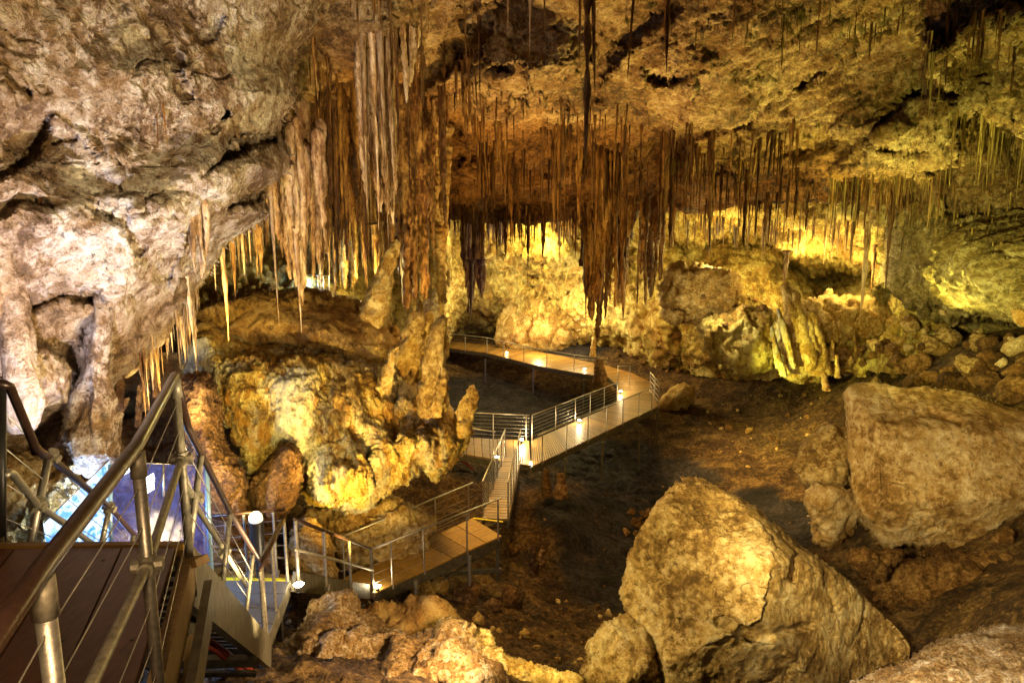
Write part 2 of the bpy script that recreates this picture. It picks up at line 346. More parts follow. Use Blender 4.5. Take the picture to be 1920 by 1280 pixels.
# ------------------------------------------------------------------ rock displacement
def displace(co, f, kind, sgn=None, amp=1.):
    co = co.astype(np.float64)
    def push(co, h):
        n = normals(co, f)
        return co + n*h[:,None]
    if kind == 'ceil':
        co = push(co, amp*(.55*fbm(co*.22, 3, 1) ))
        w = co + .5*np.stack([perlin(co*.5, 5), perlin(co*.5, 6), perlin(co*.5, 7)], 1)
        v, e = facets(w*np.array([.5,.42,.8]), 3)
        co = push(co, amp*(.34*v - .05*(1-e)))
        v, e = facets(w*np.array([1.3,1.1,2.0]), 9)
        msk = .35+.65*np.clip(perlin(co*.4, 33)*3+.45, 0, 1)
        co = push(co, amp*msk*(.11*v - .02*(1-e) + .16*fbm(w*np.array([1.1,1.1,1.9]), 5, 4, gain=.56)))
        uu = co[:,0]/np.maximum(co[:,1], 1)*1280+960; ws = sst(uu, 1230, 1450)
        A1 = np.array([.62,-.70,.35]); A1 /= np.linalg.norm(A1); B1 = np.array([.7,.7,.1]); B1 -= A1*A1.dot(B1); B1 /= np.linalg.norm(B1); D1 = np.cross(A1, B1)
        q1 = np.stack([co@A1*.28, co@B1*1.3, co@D1*1.3], 1); v, e = facets(q1 + .3*perlin(co*.6, 2)[:,None], 5)
        co = push(co, amp*ws*(.22*v + .20*fbm(q1*1.8, 5, 3, True, .6)))
        co = push(co, amp*.075*fbm(w*4.5, 4, 8, True, .6))
        cr = np.abs(fbm(w*np.array([.5,.5,1.1]), 3, 88)); co = push(co, -amp*.16*np.clip(1-cr/.018, 0, 1))
    elif kind == 'strata':   # diagonal flaking beds
        A = np.array([.70,-.62,.35]); A /= np.linalg.norm(A); B = np.array([.6,.75,.1]); B -= A*A.dot(B); B /= np.linalg.norm(B); D = np.cross(A, B)
        q = np.stack([co@A*.25, co@B*1.1, co@D*1.1], 1)
        co = push(co, amp*(.8*fbm(co*.2, 3, 1)))
        v, e = facets(q*.8 + .3*perlin(co*.6, 2)[:,None], 5)
        co = push(co, amp*(.35*v - .10*(1-e)))
        co = push(co, amp*(.22*fbm(q*2.2, 5, 3, True) + .06*fbm(co*5, 3, 9)))
    elif kind == 'flute':
        w = .25*np.stack([perlin(co*.7, 5), perlin(co*.7, 6), 0*co[:,0]], 1)
        q = (co+w)*np.array([1.,1.,.10])
        co = push(co, amp*(.22*fbm(co*.5, 2, 2) + .30*fbm(q*1.6, 2, 3, True)))
        co = push(co, amp*(.10*fbm(q*5*np.array([1,1,.9]), 3, 7, True) + .04*fbm(co*4, 3, 8)))
    elif kind == 'flow':
        w = .45*np.stack([perlin(co*.8, 5), perlin(co*.8, 6), perlin(co*.8, 15)], 1)
        q = (co+w)*np.array([1.,1.,.3])
        co = push(co, amp*(.26*fbm(co*.5, 2, 2)))
        co = push(co, amp*(.13*fbm(q*1.1, 2, 3, True)))
        q = (co+w)*np.array([1.,1.,.4])
        msk = .35+.65*np.clip(perlin(co*.5, 51)*2.5+.5, 0, 1)
        co = push(co, amp*msk*(.14*fbm(q*2.4, 4, 8, True, .65)))
        co = push(co, amp*(.075*fbm(co*5, 5, 12, True, .68)))
    elif kind == 'crag':
        w = co + .25*np.stack([perlin(co*1.1, 5), perlin(co*1.1, 6), perlin(co*1.1, 7)], 1)
        v, e = facets(w*np.array([.8,.8,1.0]), 6)
        co = push(co, amp*(.30*v + .30*fbm(w*.9, 3, 2, True)))
        co = push(co, amp*(.13*fbm(w*2.0, 5, 3, True, .58) + .03*fbm(co*8, 3, 5, True)))
    elif kind == 'crust':
        co = push(co, amp*(.30*fbm(co*.9, 3, 2)))
        co = push(co, amp*(.12*fbm(co*3.0*np.array([1,1,.7]), 5, 3, True, .65)))
    elif kind == 'boulder':
        v, e = facets(co*.38+.1*perlin(co, 3)[:,None], 12)
        co = push(co, amp*(.22*v + .20*fbm(co*.5, 3, 2)))
        msk = np.clip(perlin(co*.35, 21)*3+.4, 0, 1)
        co = push(co, amp*(.06*fbm(co*2, 4, 5) + .025*fbm(co*2.6, 5, 13, True, .65) + .07*msk*fbm(co*4.5, 4, 3, True, .65)))
        co = push(co, amp*(-.05*np.clip(fbm(co*.7, 3, 31, True)-.55, 0, 1)*4))
    elif kind == 'mound':
        co = push(co, amp*(.35*fbm(co*.6, 3, 2)))
        co = push(co, amp*(.10*fbm(co*2.2, 5, 3, gain=.6) + .07*fbm(co*2.6, 5, 13, True, .65)))
    return co

BV = {}      # named surfaces that things can hang from or stand on
def addbv(key, co, f): BV.setdefault(key, []).append((co, f))
def bvh(keys):
    vs = []; fs = []; b = 0
    for k in keys:
        for co, f in BV[k]:
            vs.append(co); fs.append(f+b); b += len(co)
    return BVHTree.FromPolygons(np.concatenate(vs).tolist(), np.concatenate(fs).tolist())

def rbf(pts, vals):
    pts = np.asarray(pts, float); vals = np.asarray(vals, float)
    A = np.linalg.norm(pts[:,None]-pts[None], axis=2); n = len(pts)
    K = np.zeros((n+3, n+3)); K[:n,:n] = A; K[:n,n] = 1; K[:n,n+1:] = pts/1000; K[n,:n] = 1; K[n+1:,:n] = pts.T/1000
    w = np.linalg.solve(K, np.concatenate([vals, [0,0,0]]))
    def ev(q):
        out = np.empty(len(q))
        for i in range(0, len(q), 50000):
            s = q[i:i+50000]; D = np.linalg.norm(s[:,None]-pts[None], axis=2)
            out[i:i+50000] = D@w[:n] + w[n] + (s/1000)@w[n+1:]
        return out
    return ev
def grid_faces(nx, ny):
    i = np.arange(nx-1)[None,:] + np.arange(ny-1)[:,None]*nx; i = i.ravel()
    return np.stack([i, i+nx, i+nx+1, i+1], 1)
def groove(q, specs):
    out = np.zeros(len(q))
    for line, w, dep in specs:
        line = np.asarray(line, float); best = np.full(len(q), 1e9); m = (q[:,0] > line[:,0].min()-4*w) & (q[:,0] < line[:,0].max()+4*w) & (q[:,1] > line[:,1].min()-4*w) & (q[:,1] < line[:,1].max()+4*w)
        s = q[m] + .35*w*np.stack([perlin(np.stack([q[m,0]*.06, q[m,1]*.06, 0*q[m,0]+k], 1)) for k in (1, 9)], 1)*2; b = np.full(len(s), 1e9)
        for a, c in zip(line[:-1], line[1:]):
            ab = c-a; t = np.clip(((s-a)@ab)/(ab@ab), 0, 1); b = np.minimum(b, np.hypot(*(s-(a+t[:,None]*ab)).T))
        out[m] += dep*np.exp(-(b/w)**2)
    return out
def sheet(name, x0, x1, y0, y1, step, ctl, mat, kind, key, lips=(), zone=None, amp=1., bumps=(), low=None, grooves=()):
    nx = int((x1-x0)/step)+1; ny = int((y1-y0)/step)+1
    X, Y = np.meshgrid(np.linspace(x0, x1, nx), np.linspace(y0, y1, ny)); q = np.stack([X.ravel(), Y.ravel()], 1)
    if low:
        lo = np.asarray(low, float); yb = np.interp(q[:,0], lo[:,0], lo[:,1]); q[:,1] = y0+(q[:,1]-y0)*(yb-y0)/(y1-y0)
    ctl = np.asarray(ctl, float); d = rbf(ctl[:,:2], ctl[:,2])(q)
    for (line, jump, w, fade) in lips:
        line = np.asarray(line, float); ly = np.interp(q[:,0], line[:,0], line[:,1])
        ly = ly + 46*fbm(np.stack([q[:,0]*.014, q[:,1]*.008, q[:,0]*0+jump], 1), 4, 77, gain=.6)
        edge = np.clip((q[:,0]-line[0,0])/fade, 0, 1)*np.clip((line[-1,0]-q[:,0])/fade, 0, 1)
        t = np.clip((q[:,1]-ly)/w+.5, 0, 1); decay = np.exp(-np.clip(q[:,1]-ly, 0, 999)/140.)
        d = d + jump*t*t*(3-2*t)*edge*(.35+.65*decay)
    for (bx, by, rx, ry, a) in bumps:
        d = d - a*np.exp(-((q[:,0]-bx)/rx)**2-((q[:,1]-by)/ry)**2)
    d = d + groove(q, grooves)
    co = PA(q[:,0], q[:,1], d); f = grid_faces(nx, ny)
    co = displace(co, f, kind, amp=amp)
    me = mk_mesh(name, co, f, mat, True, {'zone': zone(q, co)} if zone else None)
    o = link(name, me); addbv(key, co, f)
    return o

def mass(name, outline, d, mat, kind='boulder', R=60, T=1.5, Tb=None, step=4, amp=1., bumps=(), key=None, parent=None, jit=4, dx=0., dy=0., power=.75, planes=(), grooves=(), zone=None):
    """closed rounded body whose outline, distance, front and back thickness are given"""
    ol = np.asarray(outline, float); Tb = T if Tb is None else Tb
    # roughen the outline
    seg = []
    for i in range(len(ol)):
        a, b = ol[i], ol[(i+1) % len(ol)]; n = max(1, int(np.linalg.norm(b-a)/10))
        for k in range(n): seg.append(a+(b-a)*k/n)
    ol = np.array(seg)
    if jit:
        p3 = np.stack([ol[:,0]*.03, ol[:,1]*.03, 0*ol[:,0]+d], 1)
        ol = ol + jit*np.stack([fbm(p3, 3, 40), fbm(p3, 3, 47)], 1)
    # smooth a little
    ol = (ol + .5*np.roll(ol, 1, 0) + .5*np.roll(ol, -1, 0))/2
    x0, y0 = ol.min(0)-step; x1, y1 = ol.max(0)+step
    nx = int((x1-x0)/step)+2; ny = int((y1-y0)/step)+2
    X, Y = np.meshgrid(x0+step*np.arange(nx), y0+step*np.arange(ny)); q = np.stack([X.ravel(), Y.ravel()], 1)
    a = ol; b = np.roll(ol, -1, 0); best = np.full(len(q), 1e9); near = q.copy(); ins = np.zeros(len(q), bool)
    for i in range(len(a)):
        ab = b[i]-a[i]; t = np.clip(((q-a[i])@ab)/(ab@ab+1e-9), 0, 1); c = a[i]+t[:,None]*ab
        dd = np.sum((q-c)**2, 1); m = dd < best; best[m] = dd[m]; near[m] = c[m]
        c1 = (a[i,1] > q[:,1]) != (b[i,1] > q[:,1])
        if abs(b[i,1]-a[i,1]) > 1e-9:
            xs = a[i,0] + (q[:,1]-a[i,1])*(b[i,0]-a[i,0])/(b[i,1]-a[i,1]); ins ^= c1 & (q[:,0] < xs)
    dist = np.sqrt(best)
    f = grid_faces(nx, ny); f = f[ins[f].sum(1) >= 1]
    used = np.unique(f); rem = -np.ones(len(q), int); rem[used] = np.arange(len(used)); f = rem[f]
    q = q[used]; near = near[used]; ins = ins[used]; dist = dist[used]
    bd = (~ins) | (dist < step*.35)
    q[bd] = near[bd]; dist[bd] = 0
    t = np.clip(dist/R, 0, 1); pr = (t*(2-t))**power
    base = d + dx*(q[:,0]-ol[:,0].mean()) + dy*(q[:,1]-ol[:,1].mean())
    rel = T*pr
    if planes == 'auto':
        r_ = np.random.RandomState(int(abs(ol[:,0].mean()*7+ol[:,1].mean()*3)) % 9999); cx, cy = ol.mean(0); sx, sy = np.ptp(ol[:,0])/2, np.ptp(ol[:,1])/2
        planes = [(cx+sx*math.cos(t)*.5, cy+sy*math.sin(t)*.5, T*r_.uniform(.55, .95), -T*math.cos(t)/sx*r_.uniform(.2, 1.3), -T*math.sin(t)/sy*r_.uniform(.2, 1.3)) for t in r_.uniform(0, 6.28)+np.arange(5)*1.2566]
    for (x_, y_, h_, gx_, gy_) in planes:
        rel = np.minimum(rel, np.maximum(h_ + gx_*(q[:,0]-x_) + gy_*(q[:,1]-y_), -.2*T)*np.clip(pr*3, 0, 1))
    df = base - rel + groove(q, grooves)*np.clip(dist/20, 0, 1); db = base + Tb*pr
    for (bx, by, rx, ry, am) in bumps:
        df = df - am*np.exp(-((q[:,0]-bx)/rx)**2-((q[:,1]-by)/ry)**2)*np.clip(dist/15, 0, 1)
    front = PA(q[:,0], q[:,1], df); back = PA(q[:,0], q[:,1], db)
    n = len(q); bmap = np.arange(n)+n; bmap[bd] = np.arange(n)[bd]
    keep = np.ones(2*n, bool); keep[n:][bd] = False; new = np.cumsum(keep)-1
    fb = bmap[f][:, ::-1]; fa = np.concatenate([f, fb]); fa = new[fa]
    co = np.concatenate([front, back])[keep]
    fa = fa[(fa[:,0] != fa[:,2]) & (fa[:,1] != fa[:,3])]
    # drop duplicate faces lying wholly on the rim
    at = None
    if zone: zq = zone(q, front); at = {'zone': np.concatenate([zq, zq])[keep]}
    co = displace(co, fa, kind, amp=amp)
    c0 = co.mean(0) if parent is None else None
    if key: addbv(key, co, fa)
    if parent is None:
        me = mk_mesh(name, co-c0, fa, mat, True, at); o = link(name, me); o.location = Vector([float(c) for c in c0])
    else:
        me = mk_mesh(name, co, fa, mat); o = link(name, me, parent)
    return o

# ================================================================== THE CAVE
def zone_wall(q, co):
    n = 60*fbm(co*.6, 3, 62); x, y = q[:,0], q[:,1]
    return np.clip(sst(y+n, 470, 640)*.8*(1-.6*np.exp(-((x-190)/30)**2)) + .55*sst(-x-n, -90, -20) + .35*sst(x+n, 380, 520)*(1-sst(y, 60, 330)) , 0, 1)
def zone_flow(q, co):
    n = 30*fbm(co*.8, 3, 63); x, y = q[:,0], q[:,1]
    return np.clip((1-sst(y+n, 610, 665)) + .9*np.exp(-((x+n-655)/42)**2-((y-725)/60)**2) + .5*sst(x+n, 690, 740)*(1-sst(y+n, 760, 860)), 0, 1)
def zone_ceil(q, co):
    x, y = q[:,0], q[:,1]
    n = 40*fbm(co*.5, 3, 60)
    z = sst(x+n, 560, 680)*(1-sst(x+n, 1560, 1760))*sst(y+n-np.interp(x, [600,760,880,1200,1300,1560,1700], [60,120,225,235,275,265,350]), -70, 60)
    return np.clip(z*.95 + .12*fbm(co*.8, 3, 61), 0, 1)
ceil = sheet('cave_ceiling', 380, 2150, -160, 420, 2.8,
    [(380,-160,9),(700,-160,10),(1000,-160,11),(1400,-160,11.5),(2150,-160,10.5),
     (380,0,12),(700,0,13.5),(960,15*10//10*0+10,15),(1200,0,15),(1500,0,15.5),(1800,0,15),(2150,0,13.5),
     (380,120,13.5),(600,120,14.5),(960,120,16.5),(1300,120,17.5),(1600,120,18),(1900,120,17),(2150,120,15),
     (380,230,15),(600,230,17),(960,225,18.5),(1300,230,20),(1600,230,20.5),(1900,230,19.5),(2150,230,17),
     (380,330,18),(600,330,20.5),(960,330,25),(1300,330,25),(1600,330,22.5),(1800,330,22.5),(2150,330,19),
     (380,430,22),(600,430,25),(960,430,32),(1300,430,34),(1550,430,32),(1750,430,26),(2150,430,21)],
    M['ceil'], 'ceil', 'ceil',
    lips=[([(780,205),(880,205),(1000,212),(1090,232),(1180,215),(1230,240),(1290,268)], 3.2, 50, 60),
          ([(1180,270),(1280,250),(1400,225),(1560,245),(1640,262)], 2.2, 26, 60),
          ([(1560,330),(1640,322),(1720,335),(1790,305),(1800,230),(1830,205),(1960,250)], 3.2, 26, 40),
          ([(560,100),(640,150),(760,140),(860,60),(900,-40)], 2.5, 40, 40),
          ([(1720,60),(1780,70),(1860,20),(2000,30)], -2.2, 30, 30),
          ([(880,120),(930,132),(990,120)], .8, 10, 20), ([(1210,150),(1250,158),(1290,152)], .6, 10, 20)],
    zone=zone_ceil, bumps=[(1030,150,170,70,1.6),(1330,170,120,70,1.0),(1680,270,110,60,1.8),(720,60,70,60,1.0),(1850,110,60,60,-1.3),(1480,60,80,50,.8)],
    grooves=[([(1085,240),(1120,150),(1165,80),(1260,15)],13,.55),([(878,122),(930,132),(978,122)],3.5,.5),([(1212,148),(1250,158),(1288,152)],3,.35),([(1280,268),(1340,246),(1400,228),(1422,205)],8,.7),
      ([(1420,62),(1480,56),(1530,28)],12,.9),([(1500,165),(1560,112),(1602,78)],5,.5),([(1650,283),(1700,287),(1752,282)],3.5,.6),([(760,60),(700,110),(650,145)],10,.7),([(770,165),(850,110),(905,45)],12,.9),
      ([(1300,330),(1420,300),(1560,270)],10,.6),([(1560,300),(1660,230),(1740,150)],8,.5),([(1000,330),(1080,300),(1160,290)],14,.8),([(840,300),(920,280),(980,330)],14,.8),([(1690,190),(1740,170),(1790,180)],8,.6),([(1880,200),(1915,195)],5,.8)],
    low=[(380,430),(780,420),(900,418),(1100,425),(1240,405),(1350,398),(1550,378),(1650,372),(1750,400),(2150,440)])
tag(ceil, kind='structure')

back = sheet('cave_back_wall', 330, 1780, 370, 700, 3.0,
    [(330,370,22),(330,550,19),(330,700,18),(480,370,25),(480,480,23),(480,700,19),(600,380,28),(600,520,23),(650,620,21),(700,380,32),(700,600,26),(780,400,38),(780,560,30),(780,700,27),
     (820,380,44),(850,450,46),(850,560,49),(850,630,54),(850,700,60),(960,380,45),(960,450,47),(960,560,49),(1000,640,52),(1000,700,58),
     (1090,400,44),(1090,500,46),(1100,620,47),(1120,660,50),(1100,700,54),(1240,380,41),(1240,450,44),(1260,560,41),(1260,640,42),(1260,700,44),
     (1400,380,36),(1400,440,41),(1400,560,37),(1400,640,35),(1400,700,38),(1550,370,33),(1550,430,37),(1550,480,40),(1550,560,43),(1560,600,35),(1560,700,31),
     (1660,370,29),(1660,440,33),(1660,520,35),(1660,600,33),(1660,700,29),(1780,370,25),(1780,480,26),(1780,600,30),(1780,700,28)],
    M['back'], 'crag', 'back', amp=1.3,
    lips=[([(1240,462),(1340,450),(1440,460),(1520,500),(1640,505),(1690,560)], 3.5, 20, 40), ([(880,545),(960,600),(1020,560)], -1.0, 30, 30)],
    low=[(330,700),(780,690),(840,646),(960,652),(1060,662),(1180,684),(1260,694),(1400,710),(1780,700)], bumps=[(1010,590,48,60,1.6),(960,480,60,20,1.0),(1060,480,60,40,1.4),(1330,560,80,40,2.2),(1380,640,80,50,1.6),(1570,520,90,26,-4.5),(1480,500,30,14,-3),(880,500,40,30,-2),(1620,480,60,20,1.5)])
tag(back, kind='structure')

rwall = sheet('cave_right_wall', 1630, 2160, 350, 640, 3.0,
    [(1630,350,36),(1630,450,39),(1630,640,38),(1665,450,31.5),(1665,560,31),(1700,350,29),(1700,450,28),(1700,540,27.5),(1700,640,31),(1800,350,28),(1800,450,24),(1800,560,23.5),(1800,640,29),
     (1920,350,25.5),(1920,450,21.5),(1920,600,20.5),(1920,640,24),(2160,350,23),(2160,450,19),(2160,640,18)],
    M['right'], 'strata', 'back', amp=.8,
    lips=[([(1640,520),(1700,575),(1760,585),(1850,600),(1920,608),(2150,630)], 4.0, 16, 30)],
    low=[(1630,600),(1700,625),(1760,640),(1920,650),(2160,660)], bumps=[(1760,430,60,60,.8),(1880,520,70,40,.7)])
tag(rwall, kind='structure')

# left wall: the great pale mass that bulges out over the stairs
lw = mass('cave_left_wall', [(-160,-190),(660,-190),(625,-20),(588,60),(552,110),(562,190),(528,250),(556,290),(548,340),(505,375),(520,405),(470,440),(430,470),
    (400,520),(372,545),(350,575),(318,610),(300,640),(262,682),(232,705),(205,735),(200,790),(213,860),(180,878),(150,868),(120,830),(60,862),(-160,900)],
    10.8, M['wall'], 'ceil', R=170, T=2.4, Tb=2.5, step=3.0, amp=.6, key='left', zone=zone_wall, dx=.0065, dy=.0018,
    grooves=[([(395,242),(410,228),(426,212)],2.5,.5),([(376,330),(428,292),(470,270),(515,262)],3.5,.8),([(442,396),(500,362),(550,332)],4,.5),([(95,215),(150,250),(200,305),(232,355)],5,-.12),([(55,575),(110,550),(175,562)],13,.55),
      ([(205,300),(245,250),(268,190)],5,-.1),([(0,395),(40,370),(100,385)],9,.22),([(0,140),(30,160),(55,180)],8,.2),([(180,400),(230,410),(262,470)],12,.35),([(415,30),(400,65),(380,70)],7,.15),([(0,330),(60,290),(95,215)],5,.25),
      ([(300,60),(330,110),(350,180)],10,.15),([(250,700),(290,650),(330,560),(350,450)],9,-.25),([(60,640),(130,660),(170,720)],12,.4)],
    bumps=[(330,400,120,60,.7),(440,330,90,40,.6),(120,620,90,60,-.6),(60,260,80,50,-.5),(130,420,90,50,.3),(280,150,130,60,.4),(240,560,40,140,.35),(180,780,40,80,.4),(480,200,60,90,.35)])
tag(lw, kind='structure')
# dark fissures of the left wall are real slots between beds
lw2 = mass('cave_left_wall_foot', [(-60,838),(60,850),(104,862),(148,850),(150,900),(138,980),(120,1080),(-60,1120)], 9.8, M['yrock'], 'crust', R=60, T=1.0, step=3, key='left')
lw2.name = 'rock_outcrop'; tag(lw2, 'mottled yellow-white rock outcrop lit behind the left stair rail below the pale wall', 'rock')
chamber = sheet('cave_side_chamber', 60, 520, 660, 1080, 4,
    [(60,660,14),(240,660,15),(520,660,17),(60,850,15.5),(240,760,19),(240,860,15.5),(400,850,16),(520,850,17),(60,1080,9.5),(240,980,11.5),(400,1080,11.5),(520,1080,12.5),(240,1080,10)],
    M['mound'], 'mound', 'left')
tag(chamber, kind='structure')

# ---- floor: one terrain, heights from measured points
FP = [(-8,2,3.6),(0,2,3.8),(8,2,4.0),(14,4,4.5),(-12,10,3.4),(22,10,5),(-20,20,2.8),(30,22,5.5),(-20,40,3),(32,40,6),(-10,58,4),(10,58,4),(30,58,6),(-20,58,4),(20,-4,5),(-20,-4,4)]
def fpx(px, py, z): g = G(px, py, z); FP.append((g[0], g[1], z))
for a in [(440,1260,2.9),(560,1180,1.9),(620,1120,.5),(640,1270,3.2),(750,1270,3.4),(900,1275,2.4),(820,1200,.6),(760,1130,-.3),(900,1100,-1.2),(1000,1080,-1.7),(960,1200,-1.0),(1040,1270,-.3),(1130,1180,-1.9),
          (850,1050,-.9),(980,1000,-1.2),(1060,980,-.9),(1030,920,-.8),(1090,1040,-1.9),(1150,960,-2.2),(1150,880,-2.3),(1250,850,-2.1),(1040,900,-1.6),(900,900,-1.2),(840,900,-1.0),(720,990,-1.2),(600,1000,.1),(560,960,.6),
          (950,760,-2.0),(1100,760,-1.9),(870,740,-2.0),(850,700,-1.6),(1000,700,-1.3),(1100,720,-1.3),(1180,790,-1.8),(860,620,-.2),(960,640,0.0),(1080,655,0.1),(1180,670,-.1),
          (1250,690,-.5),(1270,740,-1.2),(1350,700,-.3),(1300,800,-1.6),(1400,780,-1.3),(1350,880,-1.9),(1480,860,-1.4),(1500,760,-.6),(1480,720,.2),(1430,710,.2),(1300,660,.3),
          (1600,720,1.2),(1700,720,2.3),(1700,640,3.0),(1800,700,3.3),(1900,720,3.8),(1800,630,3.8),(1900,620,4.6),(1900,1000,.5),(1700,1080,-1.2),(1900,1120,1.0),(1500,1000,-2.3),(1560,920,-1.6),(1620,840,-.6),(1350,1270,-1.6),(1600,1260,-1.0),(1780,1230,-.6),(1200,1000,-2.3)]:
    fpx(*a)
FP = np.array(FP)
fh = rbf(FP[:,:2], FP[:,2])
nx, ny = 620, 640
fy = 1.5 + (np.linspace(0, 1, ny)**1.5)*58; tx = np.linspace(-1, 1, nx)
Y = np.repeat(fy, nx); X = np.tile(tx, ny)*(7+Y*.82)
Z = fh(np.stack([X, Y], 1)) if False else rbf(FP[:,:2], FP[:,2])(np.stack([X, Y], 1))
co = np.stack([X, Y, Z], 1); ff = grid_faces(nx, ny)[:, ::-1]
co[:,2] += .22*fbm(co*np.array([.5,.5,0]), 4, 70) + .13*fbm(co*np.array([1.5,1.5,0]), 5, 71, True, .6)
wet = np.zeros(len(co))
for px, py, r in [(880,740,4.5),(960,765,4.5),(1060,780,4),(900,800,4),(1130,850,3.2),(1190,880,3.4),(1180,960,2.8),(1120,1010,2.2),(1150,1080,1.8),(1250,880,2.4),(1300,930,2),(1480,960,2.0),(1400,930,1.8),(1540,1000,1.5),(1080,700,3)]:
    g = G(px, py, -1.9); wet = np.maximum(wet, 1-sst(np.hypot(co[:,0]-g[0], co[:,1]-g[1]) + 1.2*fbm(co*.6, 4, 72), r*.7, r*1.15))
floor = link('cave_floor', mk_mesh('cave_floor', co, ff, M['floor'], True, {'zone': wet})); tag(floor, kind='structure')
addbv('floor', co, ff)

# ================================================================== ROCK MASSES AS THINGS
def rk(name, label, cat, *a, group=None, **k):
    o = mass(name, *a, **k); return tag(o, label, cat, group)
rk('flowstone_mass', 'huge overhanging yellow flowstone mass with white drip folds, behind the ramp railing', 'rock formation',
   [(392,575),(430,560),(500,560),(590,552),(655,565),(715,590),(752,640),(785,700),(822,740),(850,775),(872,800),(868,832),(842,868),(812,900),(796,872),(760,892),(702,926),(690,950),(640,949),(582,940),(573,905),
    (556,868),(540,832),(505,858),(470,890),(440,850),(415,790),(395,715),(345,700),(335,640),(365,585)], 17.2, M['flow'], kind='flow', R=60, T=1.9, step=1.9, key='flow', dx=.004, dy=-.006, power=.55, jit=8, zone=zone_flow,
   grooves=[([(556,868),(566,800),(590,735)],6,.5),([(590,735),(640,700),(652,668)],9,.5),([(600,660),(640,675),(650,740),(640,800)],6,.4),([(700,900),(690,840),(640,790),(628,760)],6,.6),([(745,850),(735,790),(745,720)],8,.4),([(470,700),(480,770),(455,840)],7,.4),([(500,860),(470,800)],6,.5)],
   bumps=[(600,625,130,38,-2.2),(470,615,80,32,-1.3),(640,900,50,60,.9),(650,740,30,100,.7),(560,720,40,120,.5),(470,720,70,80,.5),(790,840,50,60,.5),(700,640,60,60,-.6),(545,640,90,26,-.5)])
rk('rock_mound', 'broad dim brown mound on top of the yellow flowstone, under the paired stalactites', 'rock formation',
   [(398,585),(430,555),(470,540),(520,548),(590,562),(660,575),(715,600),(742,640),(748,690),(715,712),(668,700),(625,672),(585,668),(540,655),(480,660),(430,650),(398,645)], 17.5, M['mound'], kind='mound', R=80, T=1.6, step=3, key='flow', dy=-.010, planes='auto')
rk('brown_rock_column', 'rough brown rock column against the left edge of the yellow flowstone', 'rock formation',
   [(352,700),(385,690),(402,720),(412,760),(420,810),(440,860),(462,905),(452,940),(470,1000),(420,1040),(350,1010),(335,930),(345,850),(335,780)], 13.2, M['brown'], kind='crust', R=45, T=.9, step=2.5, key='flow')
rk('brown_rock_cone', 'brown crusty cone of rock hanging below the yellow flowstone, above the black spotlight', 'rock formation',
   [(540,824),(556,845),(560,880),(556,915),(545,948),(528,972),(512,990),(495,990),(480,965),(472,935),(480,900),(500,868),(518,840)], 14.2, M['brown'], kind='crust', R=36, T=.8, step=2.5, key='flow')
rk('boulder', 'round yellow boulder brightly lit behind the ramp railing', 'boulder',
   [(548,968),(600,955),(680,935),(740,935),(775,958),(803,985),(802,1015),(770,1050),(680,1090),(590,1090),(535,1050)], 18.0, M['yrock'], kind='crag', R=60, T=1.3, step=3, planes='auto', key='flow')
rk('boulder', 'smaller glaring white-yellow boulder beside the lower staircase rail', 'boulder',
   [(540,985),(575,975),(610,1000),(625,1040),(630,1085),(560,1095),(530,1050)], 14.6, M['yrock'], kind='crust', R=30, T=.6, step=3, key='flow')
# spires rising out of the flowstone
SPG = 'rock spires on the flowstone shoulder'
ceilbvh = bvh(['ceil', 'left', 'back'])
SPG = 'rock spires on the flowstone shoulder'
def reach(p, lim=3.5, soft=1.2):
    h = ceilbvh.ray_cast(Vector([float(c) for c in p]), Vector((0, 0, 1)), 12)
    if h[0] is None: return soft
    return h[3]+.15 if h[3] < lim else soft
